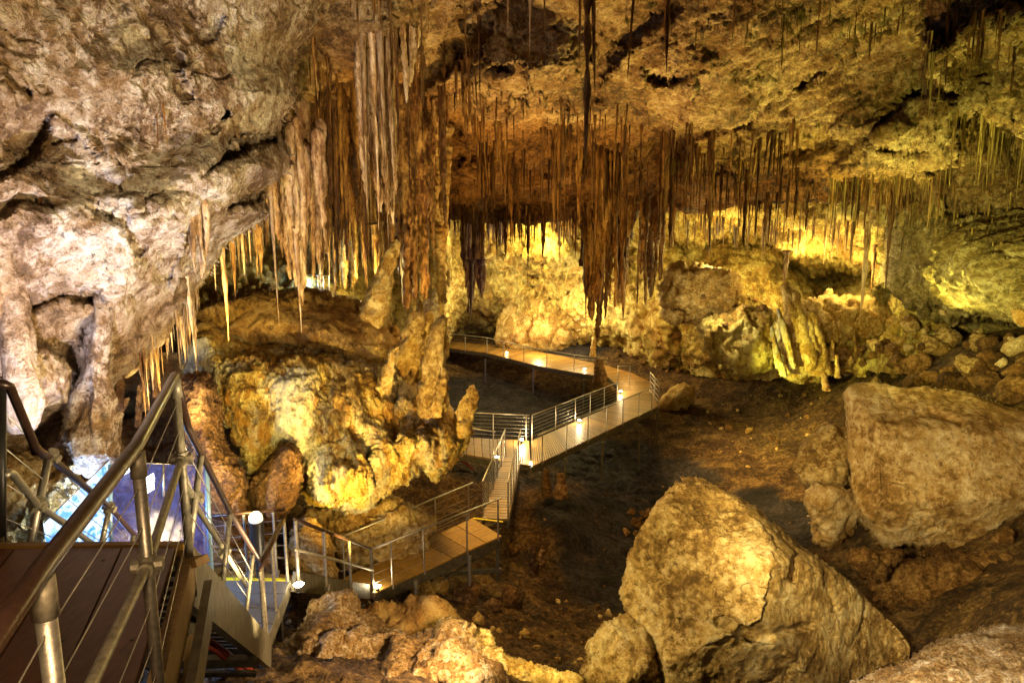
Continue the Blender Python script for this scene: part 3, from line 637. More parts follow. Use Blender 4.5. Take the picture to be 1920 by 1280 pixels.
# big hanging masses: bundles of fused, fluted drips of unequal length
def A0(*p): return np.array(p, float)
def bundle(label, low, top, n, wr, d, mat, seed, dep=1.0, shrink=.45, name='hanging_drapery', step=.05, lobes=.32, key='drape', lim=4.5):
    r = np.random.RandomState(seed); low = np.asarray(low, float); x0, x1 = low[0,0], low[-1,0]
    tops = np.asarray(top, float) if hasattr(top, '__len__') else np.array([[x0, top], [x1, top]], float)
    V = []; Fc = []; b0 = 0
    for i in range(n):
        x = x0 + (x1-x0)*((i+.5)/n if i < n*.6 else r.rand()) + r.uniform(-4, 4); x = min(max(x, x0), x1)
        yb = np.interp(x, low[:,0], low[:,1]); yt = np.interp(x, tops[:,0], tops[:,1])
        yb = yb - (yb-yt)*shrink*r.rand()**2.2; w = wr[0]+(wr[1]-wr[0])*r.rand()**1.5; dd = d + dep*r.uniform(-.5, .5)
        px2 = w*dd/F/2; L = (yb-yt)*dd/F; rings = int(min(90, max(12, L/step))); seg = 14
        base = P(x, yt, dd); e_ = reach(base, lim, min(lim, 1.2)*(.5+r.rand())); base = base+A0(0,0,e_); L += e_; rings = int(min(110, max(12, L/step))); t = np.linspace(0, 1, rings); taper = .12+.88*(1-t)**r.uniform(.45, 1.15); taper[-3:] *= np.array([.8, .55, .12]); taper[:2] *= np.array([.25, .7])
        an = np.arange(seg)*2*math.pi/seg; bx = .5*px2*np.sin(t*r.uniform(2, 5)+r.rand()*6); by = .5*px2*np.sin(t*r.uniform(2, 5)+r.rand()*6)
        rad = px2*taper*(1+.12*np.sin(t*r.uniform(15, 45)+r.rand()*6))
        X = base[0]+bx[:,None]+rad[:,None]*np.cos(an); Yv = base[1]+by[:,None]+rad[:,None]*np.sin(an); Zv = (base[2]-t*L)[:,None]+0*X
        v = np.stack([X, Yv, Zv], -1).reshape(-1, 3); ii = np.arange(rings-1)[:,None]*seg+np.arange(seg); jj = np.arange(rings-1)[:,None]*seg+(np.arange(seg)+1) % seg
        f = np.stack([ii, ii+seg, jj+seg, jj], -1).reshape(-1, 4); nn = normals(v, f); s_ = .5/px2
        v = v + nn*(px2*(lobes*2*fbm(v*np.array([1,1,.25])*s_*1.2, 3, i+seed) + lobes*fbm(v*np.array([1,1,.35])*s_*4, 3, i+seed+5, True, .6)))[:,None]
        V.append(v); Fc.append(f+b0); b0 += len(v)
    co = np.concatenate(V); f = np.concatenate(Fc); c0 = co.mean(0); addbv(key, co, f)
    o = link(name, mk_mesh(name, co-c0, f, mat)); o.location = Vector([float(c) for c in c0]); return tag(o, label, 'rock formation')
bundle('big dark brown fluted drapery hanging lowest in the middle, above the walkway bend', [(1084,400),(1094,480),(1100,560),(1112,600),(1126,642),(1142,614),(1158,585),(1180,560),(1198,520),(1222,500),(1240,440),(1250,400)], 310, 34, (14,38), 31.5, M['stal'], 5, 2.6, .5, step=.09)
bundle('tall pale bundled drapery hanging from the ceiling left of centre', [(672,330),(678,385),(690,300),(698,430),(708,350),(716,450),(726,400),(738,330),(752,260),(766,190)], [(668,70),(700,50),(770,100)], 18, (12,30), 14.4, M['stalw'], 6, .7, .35)
bundle('pinkish brown curtain at the right edge of the pale left wall, two stalactites below it', [(514,430),(530,500),(546,545),(560,572),(574,560),(590,510),(606,470),(624,430)], 340, 13, (14,30), 14.3, M['stalm'], 7, .9, .45, lim=2.3)
bundle('orange drapery with twin tails hanging left of the bright back chamber', [(870,520),(880,600),(888,565),(900,570),(912,540),(924,480)], 415, 11, (10,22), 38.5, M['stal'], 8, 1.4, .4, step=.1)
bundle('brown fluted column of draperies hanging just right of the tall pale bundle', [(735,560),(752,590),(768,560),(790,560),(806,500),(822,440),(840,400),(856,330)], [(735,330),(790,230),(856,210)], 21, (11,32), 19.8, M['stal'], 9, 1.6, .5)
bundle('dark curtain of stalactites above the bluish opening', [(562,430),(580,470),(596,490),(620,500),(645,490),(672,500),(700,440),(716,420)], [(562,300),(716,280)], 30, (9,26), 19.0, M['stald'], 10, 1.8, .6)
bundle('green-tinted flowstone curtain in the back chamber, left end', [(800,500),(812,540),(826,520),(836,548),(850,520),(866,500),(880,470)], 405, 15, (10,24), 43, M['back'], 11, 1.6, .4, step=.1)
bundle('brown knobbly rock curtain hanging behind the tall stalagmite spires', [(764,560),(780,600),(796,590),(816,604),(834,570),(838,520)], 430, 13, (14,30), 24.5, M['yrock'], 12, 1.2, .4, lobes=.45)
bundle('short pale grey drapery at the lower rim of the left wall, split into two points', [(352,450),(360,500),(368,540),(376,505),(388,470)], 425, 9, (7,16), 10.0, M['stalw'], 13, .3, .4, step=.02, lim=.5)
bundle('yellow lit curtain of drips in the gap behind the pale wall rim', [(585,520),(610,540),(640,560),(665,530),(700,560),(730,560)], 430, 22, (8,22), 22.5, M['yrock'], 14, 1.6, .6)
bundle('warm brown cluster of drips right of the big middle drapery, tips level with the stalagmites', [(1196,560),(1212,590),(1226,560),(1240,530),(1262,480)], 400, 12, (8,18), 35.5, M['stal'], 15, 1.6, .5, step=.1)
rk('rock_column', 'ribbed brown column standing against the pale wall at the left picture edge', 'rock formation',
   [(6,400),(40,405),(46,460),(44,520),(50,600),(58,680),(70,760),(60,800),(20,800),(14,700),(6,600),(2,500)], 8.3, M['wall'], kind='flute', R=18, T=.22, Tb=.5, step=2, amp=.32, key='left', zone=lambda q, co: np.full(len(q), .75))
rk('rock_rib', 'pale flowstone rib running down the left wall to the dark side chamber', 'rock formation',
   [(178,560),(196,545),(200,620),(190,700),(205,760),(214,860),(190,880),(150,866),(130,820),(140,760),(160,700),(168,640)], 9.6, M['wall'], kind='flute', R=26, T=.28, Tb=.6, step=2.5, amp=.45, key='left')
# rocks at the back
rk('rock_ledge', 'rounded ochre rock ledge under the bright recess, right of the big drapery', 'rock formation',
   [(1236,540),(1262,505),(1320,498),(1370,512),(1392,540),(1370,580),(1310,600),(1250,605)], 37, M['yrock'], kind='crag', R=30, T=1.4, step=2.6, planes='auto', key='back2')
rk('rock_ledge', 'smooth pale grey-white rock slope left of the green-lit stalagmites', 'rock formation',
   [(1312,612),(1350,590),(1400,575),(1450,585),(1455,640),(1450,690),(1400,700),(1340,680)], 34, M['back'], kind='crag', R=40, T=1.2, step=2.6, planes='auto', key='back2')
rk('rock_ledge', 'flat golden rock shelf with small stalagmites inside the right recess', 'rock formation',
   [(1490,575),(1540,560),(1640,565),(1690,590),(1680,640),(1600,650),(1530,640)], 35, M['yrock'], kind='crag', R=22, T=1.6, step=2.6, planes='auto', key='back2')
rk('rock_ledge', 'rounded flowstone dome with diagonal stripes in the middle of the back chamber', 'rock formation',
   [(925,640),(938,590),(960,550),(990,528),(1020,524),(1050,545),(1078,585),(1096,640),(1060,662),(1000,660),(950,656)], 49.6, M['yrock'], kind='flow', R=90, T=2.4, step=2.2, key='back2', power=.9, grooves=[([(985,640),(1000,590),(1040,545)],5,.5),([(1030,650),(1050,600),(1065,570)],4,.4)])
rk('flowstone_mound', 'yellow-green glowing flowstone base of the leaning stalagmite group', 'rock formation',
   [(1448,600),(1470,590),(1500,610),(1520,650),(1545,690),(1552,712),(1500,722),(1465,700),(1450,660)], 33, M['flow'], kind='crust', R=26, T=1.0, step=2.4, key='back2')

# ---- boulders
rk('boulder', 'largest tilted ochre boulder, lying right of centre in the foreground', 'boulder',
   [(1290,884),(1318,893),(1345,912),(1375,928),(1420,955),(1480,1010),(1540,1050),(1600,1095),(1650,1150),(1688,1185),(1706,1215),(1700,1240),(1640,1262),(1560,1300),(1400,1320),(1260,1300),(1240,1240),(1228,1200),(1196,1172),(1164,1115),
    (1172,1080),(1200,1020),(1225,960),(1248,920),(1268,895)], 14.6, M['boulder'], kind='boulder', R=80, T=2.3, step=2.6, dx=.002, dy=-.006, key='rocks', amp=.9, power=.6,
   planes=[(1330,1050,1.35,.0072,.0008),(1480,1060,1.9,-.0100,-.0030),(1400,1200,1.6,.001,-.0120),(1300,930,.55,.002,.011),(1600,1180,1.1,-.006,-.004)], grooves=[([(1500,1030),(1486,1055),(1484,1085)],6,.35),([(1350,1165),(1420,1195),(1520,1170)],6,.22),([(1180,1120),(1230,1150),(1300,1165)],6,.2),([(1400,1100),(1460,1120),(1560,1190)],5,.12)])
rk('boulder', 'big square pale boulder at the right picture edge', 'boulder',
   [(1580,738),(1600,722),(1650,716),(1690,728),(1740,722),(1790,728),(1830,740),(1880,755),(1960,775),(1990,900),(1960,960),(1900,985),(1850,1010),(1790,1034),(1750,1030),(1700,1022),(1660,1030),(1640,1000),(1604,960),(1590,900),(1586,820)], 20.4,
   M['boulder2'], kind='boulder', R=40, T=2.0, step=2.8, dx=-.002, dy=-.004, key='rocks', amp=.8, power=.5, jit=10, planes=[(1760,880,1.75,.0006,.0006),(1610,880,1.0,.018,0),(1800,740,.7,0,.016),(1740,1010,.9,0,-.012)], grooves=[([(1660,790),(1740,770),(1800,795)],6,.25),([(1640,900),(1700,905)],4,.1)])
rk('boulder', 'lit orange boulder tucked against the left side of the big square boulder', 'boulder',
   [(1496,872),(1508,838),(1530,812),(1560,800),(1584,812),(1596,860),(1592,905),(1560,918),(1520,905)], 21.4, M['boulder'], kind='crag', R=36, T=.9, step=2.6, planes='auto', key='rocks', amp=.7)
rk('boulder', 'half shaded boulder below the orange one, left of the big square boulder', 'boulder',
   [(1508,940),(1530,918),(1575,915),(1600,935),(1605,985),(1580,1012),(1545,1020),(1515,985)], 20.2, M['boulder2'], kind='crag', R=36, T=.9, step=2.6, planes='auto', key='rocks', amp=.7)
rk('boulder', 'small mossy-yellow rock wedged under the bottom tip of the big square boulder', 'boulder',
   [(1586,1040),(1610,1024),(1640,1030),(1690,1030),(1688,1050),(1650,1075),(1625,1085),(1600,1068)], 17.8, M['rubble'], kind='crust', R=20, T=.5, step=2.6, planes='auto', key='rocks')
rk('boulder', 'broad dark brown rock slab in shade below the big square boulder', 'boulder',
   [(1640,1095),(1700,1050),(1800,1048),(1900,1000),(2000,990),(2000,1200),(1880,1190),(1760,1220),(1700,1250),(1690,1180)], 18.4, M['rubble'], kind='crag', R=50, T=1.2, step=3.2, dy=-.008, planes='auto', key='rocks')
rk('boulder', 'ragged grey-white foreground rock in the bottom right corner', 'boulder',
   [(1600,1300),(1650,1262),(1700,1238),(1745,1208),(1800,1196),(1860,1192),(1940,1176),(2020,1170),(2020,1400),(1600,1400)], 7.6, M['fg'], kind='crust', R=90, T=1.3, step=2.6, dy=-.008, key='rocks', amp=.7)
rk('boulder', 'dark boulder streaked with pale crust, bottom centre beside the largest boulder', 'boulder',
   [(1100,1210),(1130,1180),(1170,1162),(1200,1165),(1225,1200),(1240,1250),(1250,1320),(1110,1320),(1085,1260)], 13.6, M['boulder'], kind='crust', R=40, T=.8, step=2.8, planes='auto', key='rocks')
rk('foreground_rock', 'white-crusted pointed rock peak below the lower staircase', 'rock',
   [(560,1215),(580,1180),(600,1150),(620,1122),(645,1126),(668,1140),(690,1160),(715,1185),(745,1200),(780,1240),(800,1330),(430,1330),(470,1260)], 9.9, M['fg'], kind='crag', R=60, T=1.0, step=2.6, dy=-.008, planes='auto', key='rocks', amp=.8)
rk('foreground_rock', 'rounded ochre rock shoulder at the bottom edge, right of the white-crusted peak', 'rock',
   [(740,1230),(770,1200),(800,1184),(840,1182),(868,1200),(900,1222),(940,1262),(970,1330),(700,1330),(715,1270)], 9.4, M['fg'], kind='crag', R=60, T=.9, step=2.6, dy=-.008, planes='auto', key='rocks', amp=.8)
rk('foreground_rock', 'low brown rock ridge between the lower staircase and the pale yellow shard', 'rock',
   [(700,1165),(750,1150),(790,1132),(812,1124),(835,1140),(850,1170),(856,1205),(800,1215),(720,1215)], 12.3, M['mound'], kind='crag', R=34, T=.7, step=2.8, key='rocks', amp=.7)
rk('foreground_rock', 'long pale yellow shard of rock glowing at the end of the brown ridge', 'rock',
   [(826,1134),(842,1145),(852,1165),(862,1190),(869,1198),(860,1208),(850,1196),(842,1172),(830,1156)], 11.9, M['yrock'], kind='crust', R=12, T=.2, step=2, jit=1, key='rocks', amp=.5)
rk('foreground_rock', 'bright yellow rock ledge lying along the bottom edge of the brown hollow', 'rock',
   [(862,1205),(890,1200),(898,1182),(915,1186),(920,1210),(935,1230),(1000,1240),(1040,1252),(1090,1275),(1110,1330),(960,1330),(930,1260)], 10.9, M['yrock'], kind='crust', R=22, T=.5, step=2.4, key='rocks', amp=.8)

# ================================================================== STALACTITES AND STALAGMITES
rockbvh = bvh(['ceil', 'back', 'left', 'flow', 'drape', 'back2'])
camv = Vector((0, 0, H))
def cast(px, py, tree, dmax=90):
    dirv = Vector([float(c) for c in (P(px, py, 1) - np.array([0, 0, H]))]); L = dirv.length
    hit = tree.ray_cast(camv, dirv.normalized(), dmax)
    return (np.array(hit[0]), hit[3]/L) if hit[0] is not None else (None, None)
def stal_mesh(name, seed, mat, rings=16, seg=9, knob=.22, bend=.03, taper=.8, rough=.18):
    r = np.random.RandomState(seed); v = []; f = []
    ph = r.rand(6)*6.28
    for i in range(rings):
        t = i/(rings-1)
        rad = (1-t)**taper*.93 + .07
        if t == 1: rad = .02
        rad *= 1 + knob*math.sin(t*9+ph[0])*.5 + knob*.6*math.sin(t*23+ph[1]) + rough*(r.rand()-.5)
        if i == 0: rad *= 1.5
        cx = bend*math.sin(t*4+ph[2])*6*t; cy = bend*math.sin(t*3+ph[3])*6*t
        for k in range(seg):
            a = 2*math.pi*k/seg; w = 1 + .16*math.sin(3*a+ph[4]+t*1.2) + .10*math.sin(5*a+ph[5]) + rough*.5*(r.rand()-.5)
            v.append((cx+rad*w*math.cos(a), cy+rad*w*math.sin(a), -t))
    for i in range(rings-1):
        for k in range(seg):
            k2 = (k+1) % seg; f.append((i*seg+k, (i+1)*seg+k, (i+1)*seg+k2, i*seg+k2))
    f.append(tuple(range(seg))); f.append(tuple((rings-1)*seg+k for k in range(seg))[::-1])
    return mk_mesh(name, v, f, mat)
VAR = {}
for key in ('stal', 'stalw', 'stald', 'stalg'):
    VAR[key] = [stal_mesh('stalactite_shape', 100+i, M[key], rings=[16,22,28][i % 3], knob=[.12,.3,.5][i % 3], taper=[.55,.9,1.3,.75][i % 4], bend=.02+.02*(i % 3), rough=[.15,.3,.45][(i//2) % 3]) for i in range(12)]
STALS = []     # (importance, root, length, radius, key, label, group)
def hang(px, y0, y1, w, key, label, group=None, d=None, force=False):
    hit, dd = cast(px, y0, ceilbvh)
    if d is not None: root = P(px, y0, d); dd = d
    elif hit is None: return
    else: root = hit
    L = (y1-y0)*dd/F*1.0; r = w*dd/F/2
    up = min(.5, .25*L+.1)
    if d is not None: up = reach(root, 2.5, .4)/.6
    STALS.append((1e9 if force else (y1-y0)*w, root + np.array([0, 0, up*.6]), L+up*.6, r, key, label, group))
# the ones you can point at
for a in [
    (1100, -20, 300, 17, 'stal', 'longest thick stalactite, hanging from the top edge right of centre, orange knobbly tip'),
    (1112, -20, 180, 10, 'stal', 'straight stalactite fused beside the longest one, ending half way down it'),
    (1088, -10, 120, 7, 'stal', 'slimmer stalactite just left of the longest one'),
    (952, -10, 70, 6, 'stalw', 'thin pale stalactite at the top edge, first of the pale three above the ceiling slot'),
    (994, -10, 102, 7, 'stalw', 'longest of the three thin pale stalactites at the top edge'),
    (1020, -10, 98, 4, 'stalw', 'thinnest of the three pale stalactites at the top edge'),
    (1190, -10, 146, 6, 'stal', 'dark needle stalactite near the top edge, right of the longest one'),
    (1252, -10, 132, 16, 'stald', 'broad shaggy brown stalactite tapering to a point at the top edge'),
    (898, 10, 205, 9, 'stald', 'dark pipe-like stalactite in front of the brown ceiling hollow'),
    (600, 115, 268, 8, 'stal', 'lone stalactite hanging in shade beside the right edge of the pale wall'),
    (294, 214, 286, 4, 'stal', 'left one of two short brown stalactites on the pale left wall'),
    (306, 206, 282, 5, 'stal', 'right one of two short brown stalactites on the pale left wall'),
    (76, 385, 455, 8, 'stal', 'short stalactite hanging in the brightest patch of the left wall'),
    (1335, 250, 470, 13, 'stal', 'long orange stalactite whose tip overlaps the bright right recess'),
    (1402, 320, 462, 11, 'stal', 'dark orange stalactite right of the long one over the bright recess'),
    (1425, 262, 430, 8, 'stal', 'slim stalactite in front of the second orange one over the recess'),
    (1450, 245, 338, 11, 'stal', 'short forked stalactite under the right ceiling lip'),
    (1640, 470, 560, 9, 'stal', 'brown stalactite beside the pale contorted one'),
    (1052, 180, 232, 12, 'stal', 'stubby stalactite under the lit ceiling bulge'),
    (1540, -10, 105, 5, 'stal', 'thin brown stalactite at the top edge above the diagonal crack'),
    (1792, 215, 352, 7, 'stalg', 'longest olive stalactite at the corner of the right ceiling bulge'),
    (1378, -10, 62, 8, 'stal', 'twisted stalactite at the top edge, between lit ceiling and dark hollow')]:
    hang(*a, force=True)
for a in [
    (513, 470, 616, 10, 'stalw', 'left one of the paired long stalactites with drip tips above the brown mound', None, 12.8),
    (557, 470, 627, 10, 'stalw', 'right one of the paired long stalactites with drip tips above the brown mound', None, 12.6),
    (412, 450, 642, 13, 'stalw', 'yellow-lit knobbly stalactite reaching down to the flowstone top', None, 13.4),
    (398, 450, 545, 7, 'stalw', 'short yellow-lit stalactite beside the knobbly one', None, 13.4),
    (683, 120, 396, 11, 'stalw', 'leftmost long pale stalactite of the tall bundle', None, 13.9),
    (699, 120, 430, 12, 'stalw', 'second long pale stalactite of the tall bundle', None, 13.8),
    (714, 130, 458, 13, 'stalw', 'longest pale stalactite of the tall bundle', None, 13.8),
    (729, 130, 380, 10, 'stalw', 'right-hand long pale stalactite of the tall bundle', None, 13.9),
    (744, 130, 330, 8, 'stal', 'brownish stalactite at the right side of the tall bundle', None, 14.0),
    (766, 170, 372, 8, 'stal', 'orange stalactite standing clear right of the tall bundle', None, 14.6),
    (1626, 432, 612, 15, 'stalw', 'pale contorted stalactite hanging over the golden shelf', None, 30.0),
    (1672, 395, 552, 12, 'stal', 'tapering brown stalactite right of the pale contorted one', None, 28.0),
    (990, 430, 522, 8, 'stal', 'brown stalactite hanging in front of the striped dome', None, 36.0),
    (1163, 470, 600, 15, 'stal', 'stout brown stalactite on the right flank of the big middle drapery', None, 31.0),
    (1212, 400, 520, 16, 'stal', 'broad brown stalactite at the right end of the big middle drapery', None, 31.0),
    (1102, 400, 600, 18, 'stald', 'dark stalactite forming the left flank of the big middle drapery', None, 31.2),
    (1474, 484, 538, 12, 'stalw', 'yellow-white stalactite above the leaning stalagmite group', None, 34.0),
    (884, 500, 600, 10, 'stal', 'tail of orange stone hanging left of the bright back chamber', None, 36.0),
    (902, 500, 558, 11, 'stal', 'shorter tail of orange stone beside the longer tail', None, 36.0)]:
    hang(*a[:6], group=a[6], d=a[7], force=True)
def cluster(line, n, ln, wd, key, label, group, spread=22, d=None, yj=None):
    line = np.asarray(line, float); seg = np.linalg.norm(np.diff(line, axis=0), axis=1); cum = np.concatenate([[0], np.cumsum(seg)])
    cen = rng.rand(max(2, n//6))
    for i in range(n):
        t = cen[rng.randint(len(cen))] + rng.normal(0, .045) if rng.rand() < .6 else rng.rand()
        t = min(max(t, 0), 1)*cum[-1]
        x = np.interp(t, cum, line[:,0]); y = np.interp(t, cum, line[:,1]) + rng.uniform(-spread, spread)
        L = ln[0] + (ln[1]-ln[0])*rng.rand()**2.2; w = 1.2*(wd[0] + (wd[1]-wd[0])*rng.rand()**1.6)*(.45+.6*L/ln[1])
        k = key if isinstance(key, str) else key[rng.randint(len(key))]
        hang(x+rng.uniform(-3, 3), y, y+L, w, k, label, group, d=None if d is None else d+rng.uniform(-1, 1))
CL = [
  ([(770,90),(830,110),(905,140)], 26, (50,190), (5,12), ('stal','stald'), 'brown stalactite in the group left of the lit ceiling bulge', 'stalactites left of the lit ceiling bulge', 40, None),
  ([(860,215),(1000,225),(1090,245),(1180,225)], 36, (30,150), (4,10), ('stald','stal'), 'orange brown stalactite behind the lip of the lit ceiling bulge', 'stalactites under the lip of the lit ceiling bulge', 48, None),
  ([(1010,235),(1080,245)], 14, (90,190), (6,11), 'stald', 'long dark stalactite in the packed row under the bulge', 'long dark stalactites under the bulge', 10, None),
  ([(1190,245),(1290,270)], 15, (50,190), (6,14), ('stal','stald'), 'stalactite between the big drapery and the right ceiling lip', 'stalactites right of the longest one', 20, None),
  ([(1285,262),(1400,240),(1500,250)], 30, (30,130), (4,10), ('stal','stald'), 'stalactite hanging along the right-hand ceiling lip', 'stalactites along the right-hand lip', 32, None),
  ([(1560,345),(1640,335),(1720,345),(1790,325)], 46, (18,110), (3,8), ('stalg','stal'), 'thin stalactite under the rounded right ceiling bulge', 'stalactites under the right bulge', 12, None),
  ([(1790,225),(1830,225),(1880,250),(1925,270)], 44, (25,130), (3,7), 'stalg', 'thin olive stalactite in the fringe at the right picture edge', 'olive stalactites at the right edge', 12, None),
  ([(1738,70),(1765,150)], 16, (50,130), (3,6), 'stalg', 'needle stalactite at the rim of the dark ceiling hollow', 'needles at the rim of the dark hollow', 20, None),
  ([(1780,20),(1900,70)], 20, (40,160), (3,7), 'stald', 'dark stalactite inside the ceiling hollow, top right', 'dark stalactites in the top right hollow', 30, None),
  ([(600,290),(700,330),(830,330)], 46, (60,220), (6,16), ('stal','stald'), 'brown stalactite in the dense middle left curtain', 'stalactites of the middle left curtain', 60, None),
  ([(800,392),(900,402),(1000,398),(1095,408)], 80, (16,80), (3,9), ('stald','stal'), 'small stalactite fringing the roof edge of the back chamber', 'fringe over the back chamber', 16, None),
  ([(1235,378),(1400,372),(1560,356),(1700,350)], 70, (16,80), (3,8), ('stal','stald'), 'small stalactite fringing the roof edge of the right recess', 'fringe over the right recess', 16, None),
  ([(1085,290),(1160,300),(1245,320)], 24, (80,220), (7,16), ('stal','stald'), 'brown stalactite crowding the top of the big middle drapery', 'stalactites around the big middle drapery', 26, None),
  ([(900,290),(1000,310),(1080,300)], 36, (50,140), (4,10), 'stald', 'deep brown stalactite in the shaded middle of the ceiling', 'stalactites in the shaded middle', 26, None),
  ([(1240,310),(1380,320),(1500,310)], 30, (40,130), (4,11), ('stal','stald'), 'brown stalactite in the shaded ceiling before the right recess', 'stalactites before the right recess', 22, None),
  ([(560,60),(600,110),(640,180)], 18, (40,140), (4,9), ('stal','stald'), 'stalactite in the shaded cleft beside the pale wall', 'stalactites in the cleft beside the pale wall', 30, None),
  ([(1400,20),(1560,40),(1740,30)], 18, (25,90), (3,6), ('stal','stalg'), 'small stalactite on the streaked ceiling, upper right', 'stalactites on the streaked ceiling', 22, None),
  ([(650,-10),(760,10),(900,0)], 14, (40,150), (4,8), 'stal', 'stalactite at the top edge above the pale bundle', 'stalactites at the top edge', 15, None),
  ([(1650,390),(1760,400),(1900,420)], 26, (18,70), (3,7), 'stalg', 'small stalactite on the olive right wall', 'stalactites on the right wall', 40, None)]
for line, n, ln, wd, key, lab, grp, sp, d in CL: cluster(line, n, ln, wd, key, lab, grp, sp, d)
for line, n, ln, wd, key, lab, grp, sp, d in [
  ([(432,440),(470,425),(520,400)], 26, (50,130), (5,12), ('stal','stalw'), 'golden stalactite in the gap right of the pale wall', 'golden stalactites in the gap', 14, 15.5),
  ([(262,690),(318,620),(372,560)], 34, (25,100), (3,7), ('stalw','stal'), 'yellow-lit little stalactite below the slanting rim of the pale wall', 'lit stalactites below the wall rim', 10, 12.2),
  ([(330,600),(365,560)], 12, (80,150), (5,10), 'stalw', 'longer yellow-lit stalactite at the foot of the slanting rim', 'longer lit stalactites at the rim', 12, 13.0),
  ([(575,440),(680,430),(800,440)], 44, (60,170), (6,16), ('stal','stalw'), 'yellow stalactite in the lit hollow behind the brown mound', 'stalactites behind the brown mound', 20, 22.0),
  ([(820,425),(1080,430)], 40, (15,60), (3,9), 'stalw', 'pale stalactite hanging inside the back chamber', 'pale stalactites in the back chamber', 12, 38.5),
  ([(1250,430),(1450,440),(1640,440)], 50, (14,50), (3,7), 'stalw', 'pale stalactite hanging inside the right recess', 'pale stalactites in the right recess', 14, 34.5)]:
    cluster(line, n, ln, wd, key, lab, grp, sp, d)
# fine soda straws that nobody could count, plus the smallest of the rest
STALS.sort(key=lambda s: -s[0])
ind, rest = STALS[:285], STALS[285:]
seen = {}
for imp, root, L, r, key, lab, grp in ind:
    me = VAR[key][rng.randint(len(VAR[key]))]
    o = bpy.data.objects.new('stalactite', me); C.objects.link(o)
    o.location = Vector([float(c) for c in root]); o.scale = (r, r, L); o.rotation_euler = (rng.normal(0, .02), rng.normal(0, .02), rng.rand()*6.28)
    tag(o, lab, 'stalactite', grp)
straws = []
for line, n, ln, wd, key, sp, d in [
    ([(560,200),(620,260),(700,320),(860,330)], 90, (20,110), (2,5), 'stald', 70, None),
    ([(880,225),(1090,245),(1290,265)], 80, (12,90), (1.8,4.5), 'stald', 48, None),
    ([(880,300),(1090,330),(1300,320),(1500,300)], 120, (14,80), (2,5), 'stald', 45, None),
    ([(800,400),(1095,408)], 80, (8,50), (1.8,4), 'stald', 14, None),
    ([(1235,378),(1700,352)], 130, (8,45), (1.6,4), 'stal', 18, None),
    ([(1560,345),(1640,335),(1720,345),(1790,325)], 100, (8,60), (1.5,3.5), 'stalg', 14, None),
    ([(1780,225),(1925,275)], 120, (8,60), (1.5,3.5), 'stalg', 16, None),
    ([(1640,380),(1920,400)], 90, (8,50), (1.5,3.5), 'stalg', 70, None),
    ([(1300,20),(1900,20)], 120, (8,50), (1.5,3), 'stalg', 60, None),
    ([(820,425),(1080,430)], 70, (6,30), (1.8,4), 'stalw', 12, 39.0),
    ([(1250,425),(1640,440)], 110, (6,30), (1.6,3.5), 'stalw', 16, 35.5),
    ([(575,450),(800,450)], 60, (20,70), (3,6), 'stal', 30, 23.0),
    ([(262,700),(372,570)], 40, (10,45), (2,4), 'stalw', 8, 12.6)]:
    a = len(STALS); cluster(line, n, ln, wd, key, None, None, sp, d)
straws = STALS[285+len(rest):]; allr = rest + straws
tmpl = {}
for key in VAR:
    items = [s for s in allr if s[4] == key]
    if not items: continue
    vs = []; fs = []; b = 0; rings, seg = 7, 6
    tt = np.linspace(0, 1, rings)
    for imp, root, L, r, *_ in items:
        ph = rng.rand()*6; rad = r*((1-tt)**.6*.9+.08)*(1+.2*np.sin(tt*13+ph)); rad[-1] = r*.02
        an = np.arange(seg)*2*math.pi/seg+ph
        X = root[0]+rad[:,None]*np.cos(an); Y = root[1]+rad[:,None]*np.sin(an); Z = (root[2]-tt*L)[:,None]+0*X
        vs.append(np.stack([X, Y, Z], -1).reshape(-1, 3))
        i = (np.arange(rings-1)[:,None]*seg+np.arange(seg)); j = (np.arange(rings-1)[:,None]*seg+(np.arange(seg)+1) % seg)
        fs.append(np.stack([i, i+seg, j+seg, j], -1).reshape(-1, 4)+b); b += rings*seg
    tmpl[key] = (np.concatenate(vs), np.concatenate(fs))
vs = []; fs = []; mi = []; b = 0
for k, (v, f) in tmpl.items(): vs.append(v); fs.append(f+b); b += len(v); mi += [list(tmpl).index(k)]*len(f)
me = mk_mesh('soda_straws', np.concatenate(vs), np.concatenate(fs), M[list(tmpl)[0]])
for k in list(tmpl)[1:]: me.materials.append(M[k])
me.polygons.foreach_set('material_index', np.array(mi, np.int32))
tag(link('soda_straws', me), 'countless fine soda straws and tiny stalactites fringing the cave ceiling', 'stalactites', kind='stuff')

def spire(name, label, cat, tip, base, w, d, mat, group=None, seed=1, flat=.25, rug=1.):
    """standing tapered stone"""
    a = P(*base, d); b = P(*tip, d); n = 26; seg = 16; r0 = w*d/F/2
    v = []; f = []
    for i in range(n):
        t = i/(n-1); c = a+(b-a)*t; rad = r0*((1-t)**.8*(1-flat)+flat) if i < n-1 else .02
        for k in range(seg):
            an = 2*math.pi*k/seg; v.append(c+rad*np.array([math.cos(an), math.sin(an), 0]))
    v.append(a); v = np.array(v)
    for i in range(n-1):
        for k in range(seg): f.append((i*seg+k, i*seg+(k+1) % seg, (i+1)*seg+(k+1) % seg, (i+1)*seg+k))
    f = np.array(f); nn = normals(v, f)
    sc = 1/max(r0, .05)
    v = v + nn*(rug*r0*(.42*fbm(v*np.array([1,1,.5])*sc*.8, 3, seed) + .34*fbm(v*np.array([1,1,.22])*sc*1.8, 4, seed+3, True, .6)))[:,None]
    me = mk_mesh(name, v-a, f, mat); o = link(name, me); o.location = Vector([float(c) for c in a])
    return tag(o, label, cat, group)
